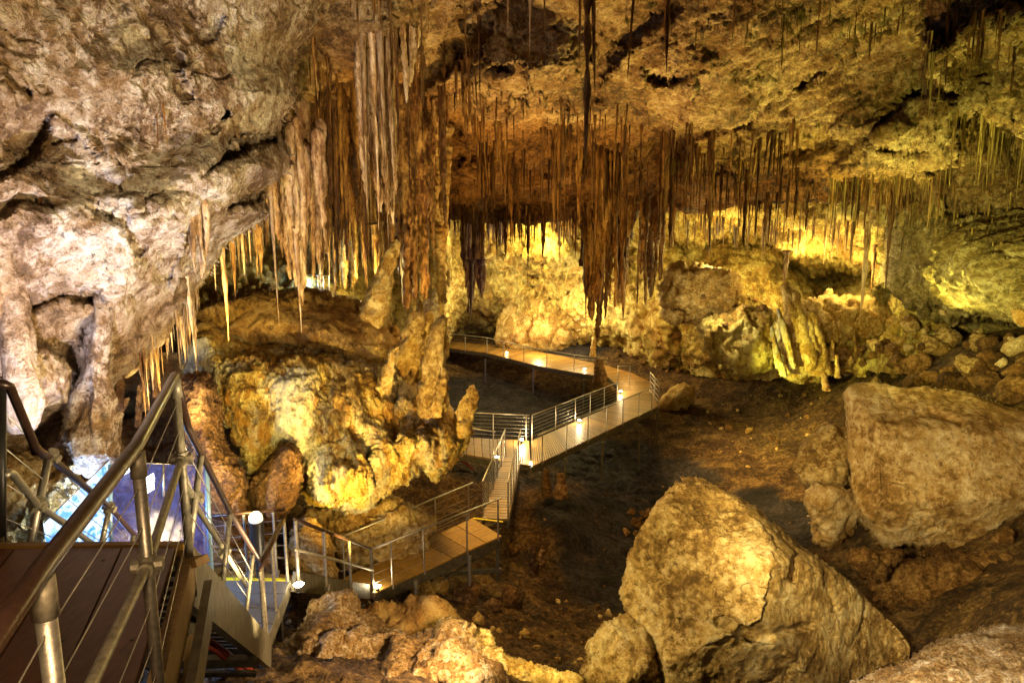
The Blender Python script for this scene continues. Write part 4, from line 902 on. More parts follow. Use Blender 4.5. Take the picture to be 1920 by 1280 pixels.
for i, (tip, base, w, d, lab) in enumerate([
    ((742,450),(684,640),42,17.4,'thick stalagmite leaning right behind the brown mound top'), ((829,592),(802,800),46,16.2,'tallest light-topped stalagmite spire right of the brown mound'),
    ((783,586),(748,735),44,16.9,'middle dark stalagmite spire left of the tallest spire'), ((808,583),(778,730),30,17.3,'slim stalagmite spire wedged behind the tallest spire'),
    ((890,722),(860,815),34,16.5,'short pointed stalagmite on the outer corner of the flowstone'), ((742,652),(712,742),24,15.9,'low leaning stalagmite at the near edge of the brown mound'),
    ((834,690),(818,780),22,15.8,'small side spire fused to the base of the tallest spire')]):
    spire('stalagmite', lab, 'stalagmite', tip, base, w*1.25, d, M['yrock'], SPG, 130+i, .22, 1.35)
for i, (tip, base, w, lab) in enumerate([
    ((1474,532),(1494,640),16,'tallest stalagmite of the leaning green-lit group, dark split top'), ((1487,545),(1524,692),20,'thick brown stalagmite leaning left, second of the green-lit group'),
    ((1506,582),(1538,702),18,'third leaning stalagmite of the green-lit group'), ((1524,585),(1547,700),13,'rightmost leaning stalagmite of the green-lit group'),
    ((1459,578),(1480,660),9,'slender pale stalagmite at the upper left of the green-lit group'), ((1468,600),(1488,690),9,'slender stalagmite in front of the tallest one of the green-lit group'),
    ((1447,612),(1462,690),9,'short pale stalagmite on the left flank of the green-lit group'), ((1452,640),(1470,705),8,'lowest pale stalagmite at the left foot of the green-lit group')]):
    spire('stalagmite', lab, 'stalagmite', tip, base, w*(2.0 if i < 4 else 1.6), 32.3-.1*i, M['flow'] if i > 3 else M['yrock'], 'leaning stalagmites lit green', 30+i, .3)
for i, (tip, base, w, d, lab) in enumerate([
    ((1554,540),(1548,588),20,35.5,'single cone stalagmite on the golden shelf in front of the black opening'), ((1565,602),(1566,640),12,33,'small blunt stalagmite below the golden shelf'),
    ((1573,598),(1574,632),8,33.3,'thin stalagmite behind the small blunt one'), ((1560,638),(1561,676),9,32,'slim stalagmite standing right of the leaning group'),
    ((1569,665),(1571,708),10,31,'slim stalagmite at the right foot of the leaning group'), ((1545,700),(1550,732),14,30.5,'short split stump below the leaning group'),
    ((1602,618),(1603,645),6,32,'tiny stalagmite on dark rock under the pale contorted stalactite'), ((1605,644),(1606,670),8,31,'little pale stalagmite on the dark slope'),
    ((1653,638),(1654,656),7,30,'tiny pale stalagmite alone on the dark slope'), ((1125,672),(1124,722),26,38.8,'ragged brown stump in front of the far walkway near its bend'),
    ((1113,632),(1112,668),11,44,'pale narrow stalagmite behind the far walkway'), ((997,1026),(1001,1078),21,17.8,'squat brown stone post standing on the dark slope below the footbridge'),
    ((1017,1030),(1013,1062),17,17.9,'small pale yellow-green pointed stone beside the squat brown post'), ((1024,880),(1025,928),18,23.5,'dark broken stump under the diagonal walkway'),
    ((1050,888),(1052,932),24,23.2,'second dark stump under the diagonal walkway'), ((848,920),(850,940),8,20.5,'tiny stalagmite stub in the dark hollow under the flowstone')]):
    spire('stalagmite', lab, 'stalagmite', tip, base, w, d, M['rubble'] if 'dark' in lab or 'brown' in lab else M['yrock'], None, 60+i, .4)
for i, (tip, base, w, lab) in enumerate([((262,720),(258,800),11,'left column in the dark side chamber'), ((238,745),(226,770),13,'short stalagmite hump in the side chamber'), ((275,715),(272,770),12,'middle column in the side chamber'),
                                         ((290,700),(292,745),9,'thin column at the right of the side chamber'), ((226,690),(222,768),16,'stout pale column at the mouth of the side chamber')]):
    spire('cave_column', lab, 'stone column', tip, base, w, 14.0 if i != 4 else 11.4, M['brown'], None, 90+i, .7)

# ================================================================== LOOSE ROCKS
groundbvh = bvh(['floor', 'back', 'back2'])
def rock_shape(seed, mat, n=26):
    r = np.random.RandomState(seed); u = np.linspace(0, 2*math.pi, n, endpoint=False); w = np.linspace(.04, math.pi-.04, n//2+2)
    U, Wv = np.meshgrid(u, w); dirs = np.stack([np.cos(U)*np.sin(Wv), np.sin(U)*np.sin(Wv), np.cos(Wv)], -1).reshape(-1, 3)
    pn = r.normal(size=(14, 3)); pn /= np.linalg.norm(pn, axis=1, keepdims=True); pd = .62+.38*r.rand(14)
    dt = dirs@pn.T; rad = np.min(np.where(dt > .05, pd/np.maximum(dt, .05), 9), 1); rad = np.minimum(rad, 1.25)
    rad *= 1 + .16*fbm(dirs*2.2+seed, 4, 3)*2
    v = dirs*rad[:,None]*np.array([1, .85, .72]); f = []
    m = len(w)
    for i in range(m-1):
        for k in range(n): f.append((i*n+k, (i+1)*n+k, (i+1)*n+(k+1) % n, i*n+(k+1) % n))
    f.append(tuple(range(n))); f.append(tuple((m-1)*n+k for k in range(n))[::-1])
    return mk_mesh('rock_shape', v, f, mat)
RV = {k: [rock_shape(i*3+j, M[k]) for i in range(5)] for j, k in enumerate(('rubble', 'yrock', 'boulder'))}
def put(px, py, size, key, label, group=None, name='loose_rock', tall=1.):
    hit, dd = cast(px, py+size*.25, groundbvh)
    if hit is None: return
    r = size*dd/F/2
    o = bpy.data.objects.new(name, RV[key][rng.randint(5)]); C.objects.link(o)
    o.location = Vector([float(hit[0]), float(hit[1]), float(hit[2])+r*.35*tall]); o.scale = (r, r*rng.uniform(.8, 1.2), r*tall*rng.uniform(.9, 1.2))
    o.rotation_euler = (rng.normal(0, .35), rng.normal(0, .35), rng.rand()*6.28)
    tag(o, label, 'rock', group)
for a in [(790,1098,50,'yrock','lumpy ochre rock right beside the ramp edge, left of a pair'), (826,1092,42,'yrock','lumpy ochre rock beside the ramp edge, right of a pair'),
          (872,1112,56,'rubble','flat brown rock in the hollow below the ramp'), (922,1132,34,'rubble','round brown rock with a pale spot in the hollow'), (960,1124,42,'rubble','tall oval brown rock in the hollow, rightmost of the large ones'),
          (896,1158,28,'yrock','pale egg-shaped rock in the middle of the hollow'), (932,1112,18,'yrock','small ochre lump behind the round brown rock'), (985,1186,20,'yrock','small forked yellow rock on bare earth in the hollow'),
          (1047,1127,14,'yrock','small bright stone alone on the dark slope'), (880,1196,24,'rubble','brown stone beside the long pale shard'), (960,1028,30,'rubble','brown rock at the foot of the footbridge'),
          (1030,1255,34,'rubble','brown rock in the yellow ledge at the bottom edge'), (1640,715,26,'boulder','small grey stone on top of the big square boulder'), (1270,745,70,'yrock','yellow mossy mound of rock right of the walkway corner'),
          (1820,685,60,'boulder','flat pale slab lying on dark rubble at the right'), (1770,583,22,'boulder','upright pale stone on the rubble below the right wall'), (1790,600,20,'boulder','pointed pale stone next to the upright one'),
          (1570,655,24,'yrock','knobbly ochre stone right of the leaning stalagmites'), (1590,690,36,'yrock','ochre stone lump between stalagmites and square boulder'), (1915,590,46,'yrock','greenish stone at the right edge on the rubble')]:
    put(*a, tall=1.5 if 'upright' in a[4] or 'tall' in a[4] else 1.)
def strew(poly, n, sz, keys, label, group):
    poly = np.asarray(poly, float); (x0, y0), (x1, y1) = poly.min(0), poly.max(0)
    k = 0
    while k < n:
        x, y = rng.uniform(x0, x1), rng.uniform(y0, y1); ins = False
        for i in range(len(poly)):
            a, b = poly[i], poly[(i+1) % len(poly)]
            if (a[1] > y) != (b[1] > y) and x < a[0]+(y-a[1])*(b[0]-a[0])/(b[1]-a[1]): ins = not ins
        if not ins: continue
        k += 1; put(x, y, sz[0]+(sz[1]-sz[0])*rng.rand()**2, keys[rng.randint(len(keys))], label, group)
strew([(900,1150),(1180,1120),(1180,1260),(1000,1240),(900,1190)], 34, (4,16), ('rubble','yrock'), 'pebble scattered on the brown earth of the bottom hollow', 'pebbles in the bottom hollow')
strew([(1690,600),(1790,610),(1780,660),(1680,655)], 16, (18,54), ('rubble','boulder'), 'brown block in the upper rubble under the right wall', 'upper rubble under the right wall')
strew([(1800,610),(1920,640),(1920,700),(1800,670)], 18, (22,70), ('rubble','rubble','boulder'), 'brown block in the rubble at the right picture edge', 'rubble at the right edge')
strew([(1680,665),(1840,690),(1840,735),(1700,715)], 16, (22,64), ('rubble',), 'dark block in the rubble just above the big square boulder', 'rubble above the square boulder')
strew([(1850,700),(1920,715),(1920,765),(1850,740)], 8, (24,60), ('rubble',), 'dark block between the square boulder top and the right picture edge', 'rubble right above the square boulder')
strew([(1560,650),(1680,640),(1690,700),(1590,720)], 16, (16,46), ('rubble','rubble','boulder'), 'small brown block on the slope between the leaning stalagmites and the rubble', 'blocks right of the leaning stalagmites')
strew([(1150,960),(1230,950),(1225,1020),(1160,1000)], 12, (10,28), ('rubble',), 'angular stone in shadow left of the largest boulder', 'stones left of the largest boulder')
strew([(1290,745),(1560,720),(1570,800),(1500,830),(1400,880),(1260,800)], 46, (4,18), ('rubble','yrock'), 'small stone strewn on the brown slope right of the walkway', 'stones right of the walkway')
strew([(1620,1060),(1920,990),(1920,1050),(1700,1080)], 12, (16,50), ('rubble',), 'stone wedged beneath the big square boulder', 'stones beneath the square boulder')
strew([(1130,640),(1240,640),(1310,690),(1240,700),(1140,680)], 20, (8,26), ('rubble','boulder'), 'stone lying behind the walkway bend', 'stones behind the walkway bend')
strew([(1052,585),(1090,560),(1112,600),(1104,640),(1060,630)], 18, (7,15), ('boulder','yrock'), 'brightly lit stone in the heap beside the back lamp', 'lit stones beside the back lamp')
strew([(500,1180),(560,1140),(560,1200),(470,1270),(340,1275),(350,1250)], 14, (8,26), ('rubble','boulder'), 'stone lying at the foot of the upper staircase', 'stones at the staircase foot')
strew([(1240,560),(1460,530),(1450,600),(1250,640)], 16, (10,30), ('rubble','yrock'), 'stone lying on the ledge left of the leaning stalagmites', 'stones on the far ledge')
strew([(600,1100),(760,1120),(700,1180),(640,1130)], 8, (10,26), ('rubble',), 'brown stone below the lower staircase end', 'stones below the lower staircase')

# gravel
gn = 9000; gx = []; gy = []
gp_ = PA(rng.uniform(330, 1920, gn*2), rng.uniform(640, 1275, gn*2), 1.0) - np.array([0, 0, H])
zt_ = 8.6 - np.clip(rng.uniform(6, 11, gn*2), 6, 11); tt_ = (zt_-H)/gp_[:,2]; gpos = gp_*tt_[:,None]; m_ = (gpos[:,1] > 9) & (gpos[:,1] < 48); gpos = gpos[m_][:gn]
gz = rbf(FP[:,:2], FP[:,2])(gpos[:,:2]) + .22*fbm(np.stack([gpos[:,0]*.5, gpos[:,1]*.5, 0*gpos[:,0]], 1), 4, 70)
dirs_ = np.array([[1,0,0],[-1,0,0],[0,1,0],[0,-1,0],[0,0,1],[0,0,-1]], float); tris = np.array([[0,2,4],[2,1,4],[1,3,4],[3,0,4],[2,0,5],[1,2,5],[3,1,5],[0,3,5]])
sz_ = .015+.075*rng.rand(len(gpos))**4; v_ = gpos[:,None,:]*[1,1,0] + (dirs_[None]*rng.uniform(.5, 1.2, (len(gpos), 6, 1)) + rng.normal(0, .22, (len(gpos), 6, 3)))*sz_[:,None,None]; v_[:,:,2] += gz[:,None]
f_ = (tris[None]+6*np.arange(len(gpos))[:,None,None]).reshape(-1, 3)
tag(link('gravel', mk_mesh('gravel', v_.reshape(-1, 3), f_, M['rubble'], False)), 'loose gravel and broken chips covering the cave floor', 'gravel', kind='stuff')

# ================================================================== WALKWAYS
def A(*p): return np.array(p, float)
def path_eval(pts, s):
    pts = np.asarray(pts, float); L = np.concatenate([[0], np.cumsum(np.linalg.norm(np.diff(pts, axis=0), axis=1))])
    s = s*L[-1]; return np.array([np.interp(s, L, pts[:,k]) for k in range(3)])
def path_len(pts): return float(np.sum(np.linalg.norm(np.diff(np.asarray(pts, float), axis=0), axis=1)))
def planks(inner, outer, w, th, mat, parent, name='deck', gap=.028, over=.03):
    n = max(1, int(max(path_len(inner), path_len(outer))/w)); m = MB()
    for i in range(n):
        a0, a1 = (i+gap/w/2)/n, (i+1-gap/w/2)/n; dz = rng.uniform(-.002, .002)
        p = [path_eval(inner, a0), path_eval(outer, a0), path_eval(outer, a1), path_eval(inner, a1)]
        e = (p[1]-p[0]); e = e/np.linalg.norm(e)*over; p[0] = p[0]-e; p[3] = p[3]-e; p[1] = p[1]+e; p[2] = p[2]+e
        top = [q+A(0,0,dz) for q in p]; bot = [q-A(0,0,th) for q in top]
        m.hexa(bot+top) if np.cross(p[1]-p[0], p[3]-p[0])[2] > 0 else m.hexa(bot[::-1]+top[::-1])
    return m.build(name, mat, parent)
def stringer(pts, parent, w=.05, h=.22, drop=.15, mat=None, name='stringer'):
    m = MB()
    for a, b in zip(pts[:-1], pts[1:]): m.beam(np.asarray(a)-A(0,0,drop), np.asarray(b)-A(0,0,drop), w, h)
    return m.build(name, mat or M['beam'], parent)
def rail_run(parent, base, h, posts, cables=5, pr=.02, hr=.024, mat='steel', hmat=None, lo=.12, drop=.15, mid=None, lean=None, ext0=None, ext1=None, clamps=False, cr=.005):
    """base: line along the deck edge; posts: fractions along it"""
    up = A(0,0,1) if lean is None else np.asarray(lean, float)/np.linalg.norm(lean)
    base = [np.asarray(b, float) for b in base]
    for s in posts:
        b = path_eval(base, s); m = MB(); m.tube([b-up*drop, b+up*(h-.01)], pr, 8)
        m.box(b-A(0,0,.06), (pr*3.2, pr*3.2, .10)); m.build('post', M[mat], parent, False)
    top = [b+up*h for b in base]
    if ext0 is not None: top = [np.asarray(e, float) for e in ext0]+top
    if ext1 is not None: top = top+[np.asarray(e, float) for e in ext1]
    m = MB(); m.tube(top, hr, 10); m.build('handrail', M[hmat or mat], parent, True)
    if mid:
        m = MB(); m.tube([b+up*mid for b in base], hr*.9, 10); m.build('mid_rail', M[mat], parent, True)
        if clamps:
            for s in posts:
                b = path_eval(base, s)+up*mid; m = MB(); m.tube([b-A(0,0,.05), b+A(0,0,.05)], hr*1.7, 8); m.tube([b-A(.06,0,0), b+A(.06,0,0)], hr*1.3, 8); m.build('pipe_clamp', M['galv'], parent)
    for k in range(cables):
        z = lo+(h-lo)*(k+.4)/(cables+.2); m = MB(); m.tube([b+up*z for b in base], cr, 5, False); m.build('cable', M['cable'], parent, True)

# ---- main boardwalk
INN = [G(870,820,0), G(992,826,0), G(1157,757,0)]
INN2 = [G(1157,757,0), G(1158,722,0), G(1140,706,0), G(1092,700,0), G(1012,686,0), G(960,673,0), G(912,661,0), G(825,650,0), G(770,645,0)]
OUT2 = [G(1232,762,0), G(1219,716,0), G(1184,699,0), G(1142,687,0), G(1052,667,0), G(985,655,0), G(950,650,0), G(827,637,0), G(775,632,0)]
JR, JL = G(996,874,0), G(932,862,0)
bw = empty('boardwalk', G(1100,790,0), 'long plank walkway with steel stringers, bending round the dark hollow, small lamps along it', 'walkway')
planks([G(996,826.5,0), G(1157,757,0)], [JR, G(1232,762,0)], .145, .04, M['plank'], bw)
planks(INN2, OUT2, .145, .04, M['plank'], bw)
planks([G(800,818,0), G(870,820,0), G(992,826,0)], [G(800,842,0), G(870,850,0), G(996,872,0)], .33, .04, M['plank'], bw)
stringer([JR, G(1232,762,0)], bw, drop=.16); stringer([G(1232,762,0), G(1219,716,0)], bw, drop=.16)
stringer([G(800,842,0), G(870,851,0), G(932,862,0)], bw, drop=.16); stringer(INN2[1:], bw, drop=.16); stringer([G(1157,757,0), G(996,827,0)], bw, drop=.16)
rail_run(bw, [INN[0]-A(1.2,-.05,0), INN[0], INN[1]], 1.08, [.02,.28,.62,.97], cables=6)
rail_run(bw, [INN[1]+A(.12,0,0), INN[2]], 1.08, [.0,.24,.46,.64,.82,.99], cables=6)
rail_run(bw, [G(1157,757,0), G(1158,722,0), G(1182,722,0)], 1.08, [.5,.99], cables=3)
rail_run(bw, INN2[2:], 1.05, [.02,.13,.25,.375,.5,.61,.72,.84,.97], cables=4, pr=.026, hr=.026, mat='galv', cr=.006)
rail_run(bw, [JR+A(.25,.3,0), G(1225,766,0)], 1.08, [.03,.20,.37,.53,.68,.84,.98], cables=0, pr=.022)
rail_run(bw, [G(1218,738,0), G(1235,762,0)], 1.15, [.0,.55,1.], cables=4, cr=.012)
rail_run(bw, [G(870,851,0)-A(.6,0,0), G(870,851,0), G(928,861,0)], 1.08, [.25,.97], cables=5)
m = MB()
for q in [G(1200,790,0), G(1130,822,0), G(1060,852,0), G(1013,878,0), G(910,668,0), G(1000,686,0), G(1095,706,0), G(1233,766,0)]:
    s = MB(); s.box(q-A(0,0,1.0), (.09,.09,1.7)); s.build('support_post', M['beam'], bw)
# ---- link footbridge
l0, l1 = G(905,971,.5), G(947,856,.0); r0, r1 = G(952,973,.5), G(976,857,.0)
l1 = l1-A(0,.05,0); r1 = r1-A(0,.05,0)
fb = empty('footbridge', (l0+r0)/2, 'short narrow planked footbridge with tight cable rails climbing to the walkway junction', 'walkway')
planks([l0, l1], [r0, r1], .24, .04, M['plank'], fb); stringer([l0, l1], fb); stringer([r0, r1], fb)
rail_run(fb, [l0, l1], 1.08, [.02,.2,.4,.6,.8,.98], cables=7, lo=.1)
rail_run(fb, [r0, r1], 1.08, [.02,.2,.4,.6,.8,.98], cables=7, lo=.1)
# ---- tan ramp
n0, n1 = G(700,1110,.42), G(940,1003,.5); f0, f1 = G(640,1086,.42), G(887,971,.5)
rp = empty('ramp_walkway', (n0+f0)/2, 'tan planked ramp with a yellow end strip, between the lower staircase and the footbridge', 'walkway')
planks([f0, f1], [n0, n1], .62, .04, M['tanplank'], rp); stringer([n0, n1], rp, h=.26, drop=.18); stringer([f0, f1], rp, h=.26, drop=.18)
m = MB(); m.beam(f1+A(0,0,.006), G(943,978,.5)+A(0,0,.006), .07, .012); m.build('yellow_strip', M['yellow'], rp)
rail_run(rp, [n0, n1], 1.05, [.0,.13,.36,.70,.97], cables=4, pr=.023)
rail_run(rp, [f0, f1], 1.05, [.02,.32,.68,.96], cables=4, pr=.022)
m = MB(); m.beam(n1-A(0,0,1.0), n1-A(1.6,.2,1.0), .1, .12); m.beam(n1-A(.1,0,1.3), n1-A(.1,0,.2), .09, .09, (0,1,0)); m.beam(n1-A(1.5,.6,.95), n1-A(.15,.1,.3), .06, .06); m.build('support_frame', M['beam'], rp)
for s in (.30, .72):
    q = path_eval([n0, n1], s)-A(0,.05,0); m = MB(); m.tube([q-A(0,0,1.3), q-A(0,0,.15)], .055, 10); m.build('support_post', M['galv'], rp)

# ---- landing and stairs
ZL, ZP = 3.2, 6.6
lA, lB, lC = G(395,1085,ZL), G(540,1087,ZL), G(495,1200,ZL); lD = lC+(lA-lB)
ld = empty('stair_landing', (lA+lC)/2, 'grey slatted landing with a yellow edge strip between the upper and lower staircases', 'landing')
planks([lD, lA], [lC, lB], .38, .04, M['mat'], ld); stringer([lC, lB], ld, h=.22, drop=.16); stringer([lD, lC], ld, h=.22, drop=.16)
m = MB(); m.beam(lA+A(0,0,.008), lB+A(0,0,.008), .07, .014); m.build('yellow_strip', M['yellow'], ld)
dirs = (lB-lC)/np.linalg.norm(lB-lC)
rail_run(ld, [lC, lB], 1.0, [.02,.45,.98], cables=0, pr=.024, hr=.026, mat='galv', hmat='brownrail')
rail_run(ld, [lA+A(-.1,.05,0), lB+A(-.1,.35,0)], 1.0, [.03,.5,.85], cables=4, pr=.022, mat='steel', hmat='brownrail')
for q in (lC-A(.1,-.15,0), lB-A(.1,.2,0), lD+A(.1,.2,0)):
    m = MB(); m.box(q-A(0,0,.85), (.09,.09,1.3)); m.build('support_post', M['beam'], ld)
# lower staircase
s0, s1 = lB+A(.02,.03,-.02), G(693,1108,.42); e0, e1 = s0+A(-1.25,.15,0), s1+A(-1.25,.3,0)
ls = empty('lower_staircase', (s0+s1)/2, 'steel staircase with yellow step nosings descending away from the grey landing to the tan ramp', 'staircase')
nst = 14; 
for i in range(nst):
    t = (i+.5)/nst; a = s0+(s1-s0)*t; b = e0+(e1-e0)*t; m = MB(); m.beam(a, b, .29, .04); tr = m.build('tread', M['tanplank'], ls)
    m = MB(); yo = A(0,-.12,.026); m.beam(a+yo, b+yo, .05, .012); m.build('nosing', M['yellow'], tr)
stringer([s0+A(.05,0,.03), s1+A(.05,0,.03)], ls, h=.30, drop=.05); stringer([e0+A(-.05,0,.03), e1+A(-.05,0,.03)], ls, h=.30, drop=.05)
rail_run(ls, [s0+A(.1,0,0), s1+A(.1,0,0)], 1.02, [.02,.3,.62,.97], cables=0, mid=.52, pr=.03, hr=.03, mat='galv', hmat='brownrail')
rail_run(ls, [e0-A(.1,0,0), e1-A(.1,0,0)], 1.02, [.15,.45,.75,.97], cables=3, mid=.52, pr=.026, hr=.026, mat='steel', hmat='brownrail')
# upper staircase
pR, pL = G(330,1024,ZP), G(20,1028,ZP)
b1 = A(lC[0]-.02, lC[1]-.12, ZL); b0 = pR+A(-.02,.06,-.02); w = (pL-pR)/np.linalg.norm(pL-pR)*1.12
us = empty('upper_staircase', (b0+b1)/2, 'steep steel staircase with leaning pipe rails, from the timber platform to the grey landing', 'staircase')
for i in range(15):
    t = (i+.6)/15.5; a = b0+(b1-b0)*t; m = MB(); m.beam(a, a+w, .27, .04); m.build('tread', M['mat'], us)
stringer([b0+A(.06,-.1,.0), b1+A(.06,.15,-.1)], us, w=.07, h=.36, drop=.12); stringer([b0+w-A(.06,0,0), b1+w-A(.06,0,.1)], us, w=.06, h=.36, drop=.12)
n_ = A(0,0,1)
dd_ = (b1-b0)/np.linalg.norm(b1-b0); side = np.cross(dd_, A(0,0,1)); lean = np.cross(side, dd_); lean = lean*np.sign(lean[2]); lean = lean/np.linalg.norm(lean)
off = A(.14,0,0)
# right rail follows the measured line of the photo
HR = [P(332,722,4.12), P(352,800,4.75), P(377,850,5.5), P(432,960,7.0), P(487,1052,9.1)]
MR = [P(340,878,4.3), P(362,940,5.6), P(420,1030,7.3), P(462,1100,9.0)]
def pipe(name, pts, r, mat, parent, n=10): m = MB(); m.tube(pts, r, n); return m.build(name, M[mat], parent, True)
pipe('handrail', HR + [P(530,975,10.3)], .027, 'brownrail', us, 12)
pipe('mid_rail', MR, .024, 'galv', us, 12)
for t_, b_ in [(P(377,852,5.5), P(352,1050,5.1)), (P(432,960,7.0), P(414,1130,6.7)), (P(474,1040,8.6), P(458,1180,8.3)), (P(490,1058,9.1), lC+A(.03,.03,-.1))]:
    pipe('post', [t_, b_], .026, 'galv', us)
for t_, b_ in [(P(366,936,5.5), 0), (P(421,1033,7.2), 0)]:
    m = MB(); m.tube([t_-A(.04,0,.05), t_+A(.04,0,.05)], .042, 8); m.tube([t_-A(.06,0,0), t_+A(.06,0,0)], .036, 8); m.build('pipe_clamp', M['galv'], us)
def lerp(a, b, t): return a+(b-a)*t
for k in range(4):
    q0 = lerp(P(334,780,4.15), P(338,1040,4.25), (k+.6)/4.4); q1 = lerp(P(478,1075,8.8), P(460,1170,8.4), (k+.3)/4.2)
    pipe('cable', [q0, q1], .004, 'cable', us, 5)
# left rail
pipe('handrail', [P(-30,716,4.45), P(8,720,4.5), P(18,724,4.55), P(66,838,5.0), P(80,850,5.2), P(95,858,5.4), P(205,950,7.2), P(250,1000,8.2), P(300,1060,9.6)], .03, 'brownrail', us, 12)
pipe('mid_rail', [P(8,892,4.5), P(16,886,4.55), P(24,888,4.6), P(68,944,5.1), P(150,1002,6.4), P(230,1060,7.6)], .026, 'steel', us, 12)
for t_, b_ in [(P(92,855,5.35), P(52,1045,5.0)), (P(205,952,7.2), P(186,1040,7.1)), (P(250,1000,8.2), P(240,1080,8.1))]: pipe('post', [t_, b_], .028, 'steel', us)
for q in [P(96,856,5.4), P(70,946,5.15), P(205,952,7.2)]:
    m = MB(); m.tube([q-A(.03,0,.05), q+A(.03,0,.05)], .042, 8); m.tube([q-A(.06,0,-.02), q+A(.06,0,-.02)], .036, 8); m.build('pipe_clamp', M['galv'], us)
for k in range(4): pipe('cable', [lerp(P(5,770,4.5), P(5,1010,4.5), k/3.6), lerp(P(240,1010,8.1), P(236,1070,8.1), k/3.6)], .004, 'cable', us, 5)
pipe('red_conduit', [P(340,1160,5.6), P(370,1190,6.2), P(400,1205,6.8), P(440,1235,7.6), P(470,1255,8.4)], .03, 'redcable', us, 8)
pipe('red_conduit', [P(340,1172,5.6), P(365,1200,6.2), P(402,1218,6.8), P(436,1246,7.6), P(464,1262,8.4)], .022, 'redcable', us, 8)

# ---- upper timber platform, where the picture was taken from
D = A(.33,-.944,0); D /= np.linalg.norm(D)
up = empty('timber_platform', pR, 'near dark red timber platform with thick pipe railing in the bottom left corner', 'platform')
wv = (pL-pR); W_ = np.linalg.norm(wv); wv /= W_; nb = 5; bwid = .335
m = MB()
for i in range(nb):
    a = pR + wv*(i*bwid+.006); b = pR + wv*((i+1)*bwid-.006); a2 = a + D*4.6; b2 = b + D*4.6
    z = A(0,0,.045); p = [b, b2, a2, a]; m.hexa([q-z for q in p]+p)
dk = m.build('deck', M['redwood'], up)
m = MB(); m.beam(pR-D*.035+A(.05,0,-.06), pL-D*.035-A(.8,0,.06), .05, .14); m.build('edge_board', M['tanplank'], up)
m = MB(); e = np.cross(D, A(0,0,1)); e = e if e[0] > 0 else -e
m.beam(pR+e*.07-A(0,0,.16), pR+e*.07+D*4.6-A(0,0,.16), .07, .26); m.build('edge_beam', M['timber'], up)
m = MB(); m.beam(pR+e*.17-A(0,0,.36), pR+e*.17+D*4.6-A(0,0,.36), .05, .2); m.build('edge_beam', M['beam'], up)
for i in range(nb*2+1):
    for s in (.18, 1.05):
        q = pR + wv*(i*bwid/2+.08)+D*s; m = MB(); m.tube([q, q+A(0,0,.004)], .011, 8); m.build('screw', M['beam'], up) if i % 2 == 0 else None
Apt, Bpt, Cpt = P(78,1088,1.78), P(256,842,2.78), P(329,726,4.1)
zt = 7.72
def atz(p, z): return A(p[0], p[1], z)
pipe('handrail', [atz(Cpt,zt)+A(0,.0,0), atz(Bpt,zt+.0), atz(Apt,zt), atz(Apt,zt)+D*1.2], .028, 'brownrail', up, 16)
for q, r, mt in ((Apt,.026,'steel'), (Bpt,.025,'steel'), (Cpt,.026,'galv')):
    pipe('post', [atz(q,6.30), atz(q,zt-.02)], r, mt, up, 16)
    m = MB(); m.tube([atz(q,zt-.13), atz(q,zt-.02)], r*1.25, 14); m.build('post_collar', M['galv'], up, True)
    m = MB(); m.tube([atz(q,7.16), atz(q,7.25)], r*1.45, 12); m.tube([atz(q,7.205)-e*.06, atz(q,7.205)+e*.06], r*1.25, 10); m.tube([atz(q,7.205)-D*.06, atz(q,7.205)+D*.06], r*1.3, 10); m.build('pipe_clamp', M['galv'], up)
pipe('mid_rail', [atz(Cpt,7.205), atz(Bpt,7.205), atz(Apt,7.205)+e*.0, atz(Apt,7.205)+D*1.2], .021, 'galv', up, 14)
for z in (7.55, 7.38, 7.02, 6.86, 6.72): pipe('cable', [atz(Cpt,z), atz(Bpt,z), atz(Apt,z), atz(Apt,z)+D*1.0], .0025, 'cable', up, 5)
pipe('post', [P(2,722,4.5), P(2,1075,4.5)], .03, 'black', up, 12)
m = MB(); m.beam(P(345,1056,4.3), P(380,1050,4.2), .09, .05); m.build('bracket', M['timber'], up)
for (x, y, d_, x2, y2) in [(372,1130,5.3,360,1300)]:
    m = MB(); m.beam(P(x,y,d_), P(x2,y2,d_), .12, .09, (0,1,0)); m.build('support_post', M['timber'], up)
m = MB(); m.beam(P(335,1235,5.2), P(372,1180,5.3), .07, .09, (0,1,0)); m.build('brace', M['timber'], up)
m = MB(); m.beam(P(330,1165,5.0), P(392,1165,5.4), .08, .16, (0,0,1)); m.build('cross_beam', M['beam'], up)
m = MB(); m.beam(P(300,1240,7.0), P(480,1238,7.4), .1, .09); m.beam(P(300,1262,7.2), P(480,1262,7.6), .06, .05); m.build('cross_beam', M['beam'], up)

# ---- glass barrier behind the left stair rail, its reflections painted as glow
gp = empty('glass_panel', P(140,1000,8.6), 'slanted glass panel with a painted blue-white reflection behind the left stair rail', 'glass panel')
def quad_panel(name, pts, th, mat, parent):
    p = [np.asarray(q) for q in pts]; n = np.cross(p[1]-p[0], p[2]-p[0]); n = n/np.linalg.norm(n)*th
    m = MB(); m.hexa(p+[q+n for q in p]); return m.build(name, mat, parent)
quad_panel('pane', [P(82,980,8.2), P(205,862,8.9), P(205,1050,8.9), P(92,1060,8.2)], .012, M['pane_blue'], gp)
pipe('top_edge', [P(82,980,8.2), P(205,862,8.9)], .008, 'screenedge' if 'screenedge' in M else 'steel', gp, 6)
pipe('post', [P(206,870,8.9), P(208,1080,8.9)], .03, 'bluelit_post', gp)
gp2 = empty('glass_panel', P(300,1000,9.2), 'upright glass panel with reflected lettering made as glowing lines, right of the slanted pane', 'glass panel')
quad_panel('pane', [P(212,866,8.9), P(388,872,9.7), P(392,1062,9.7), P(212,1060,8.9)], .012, M['pane_violet'], gp2)
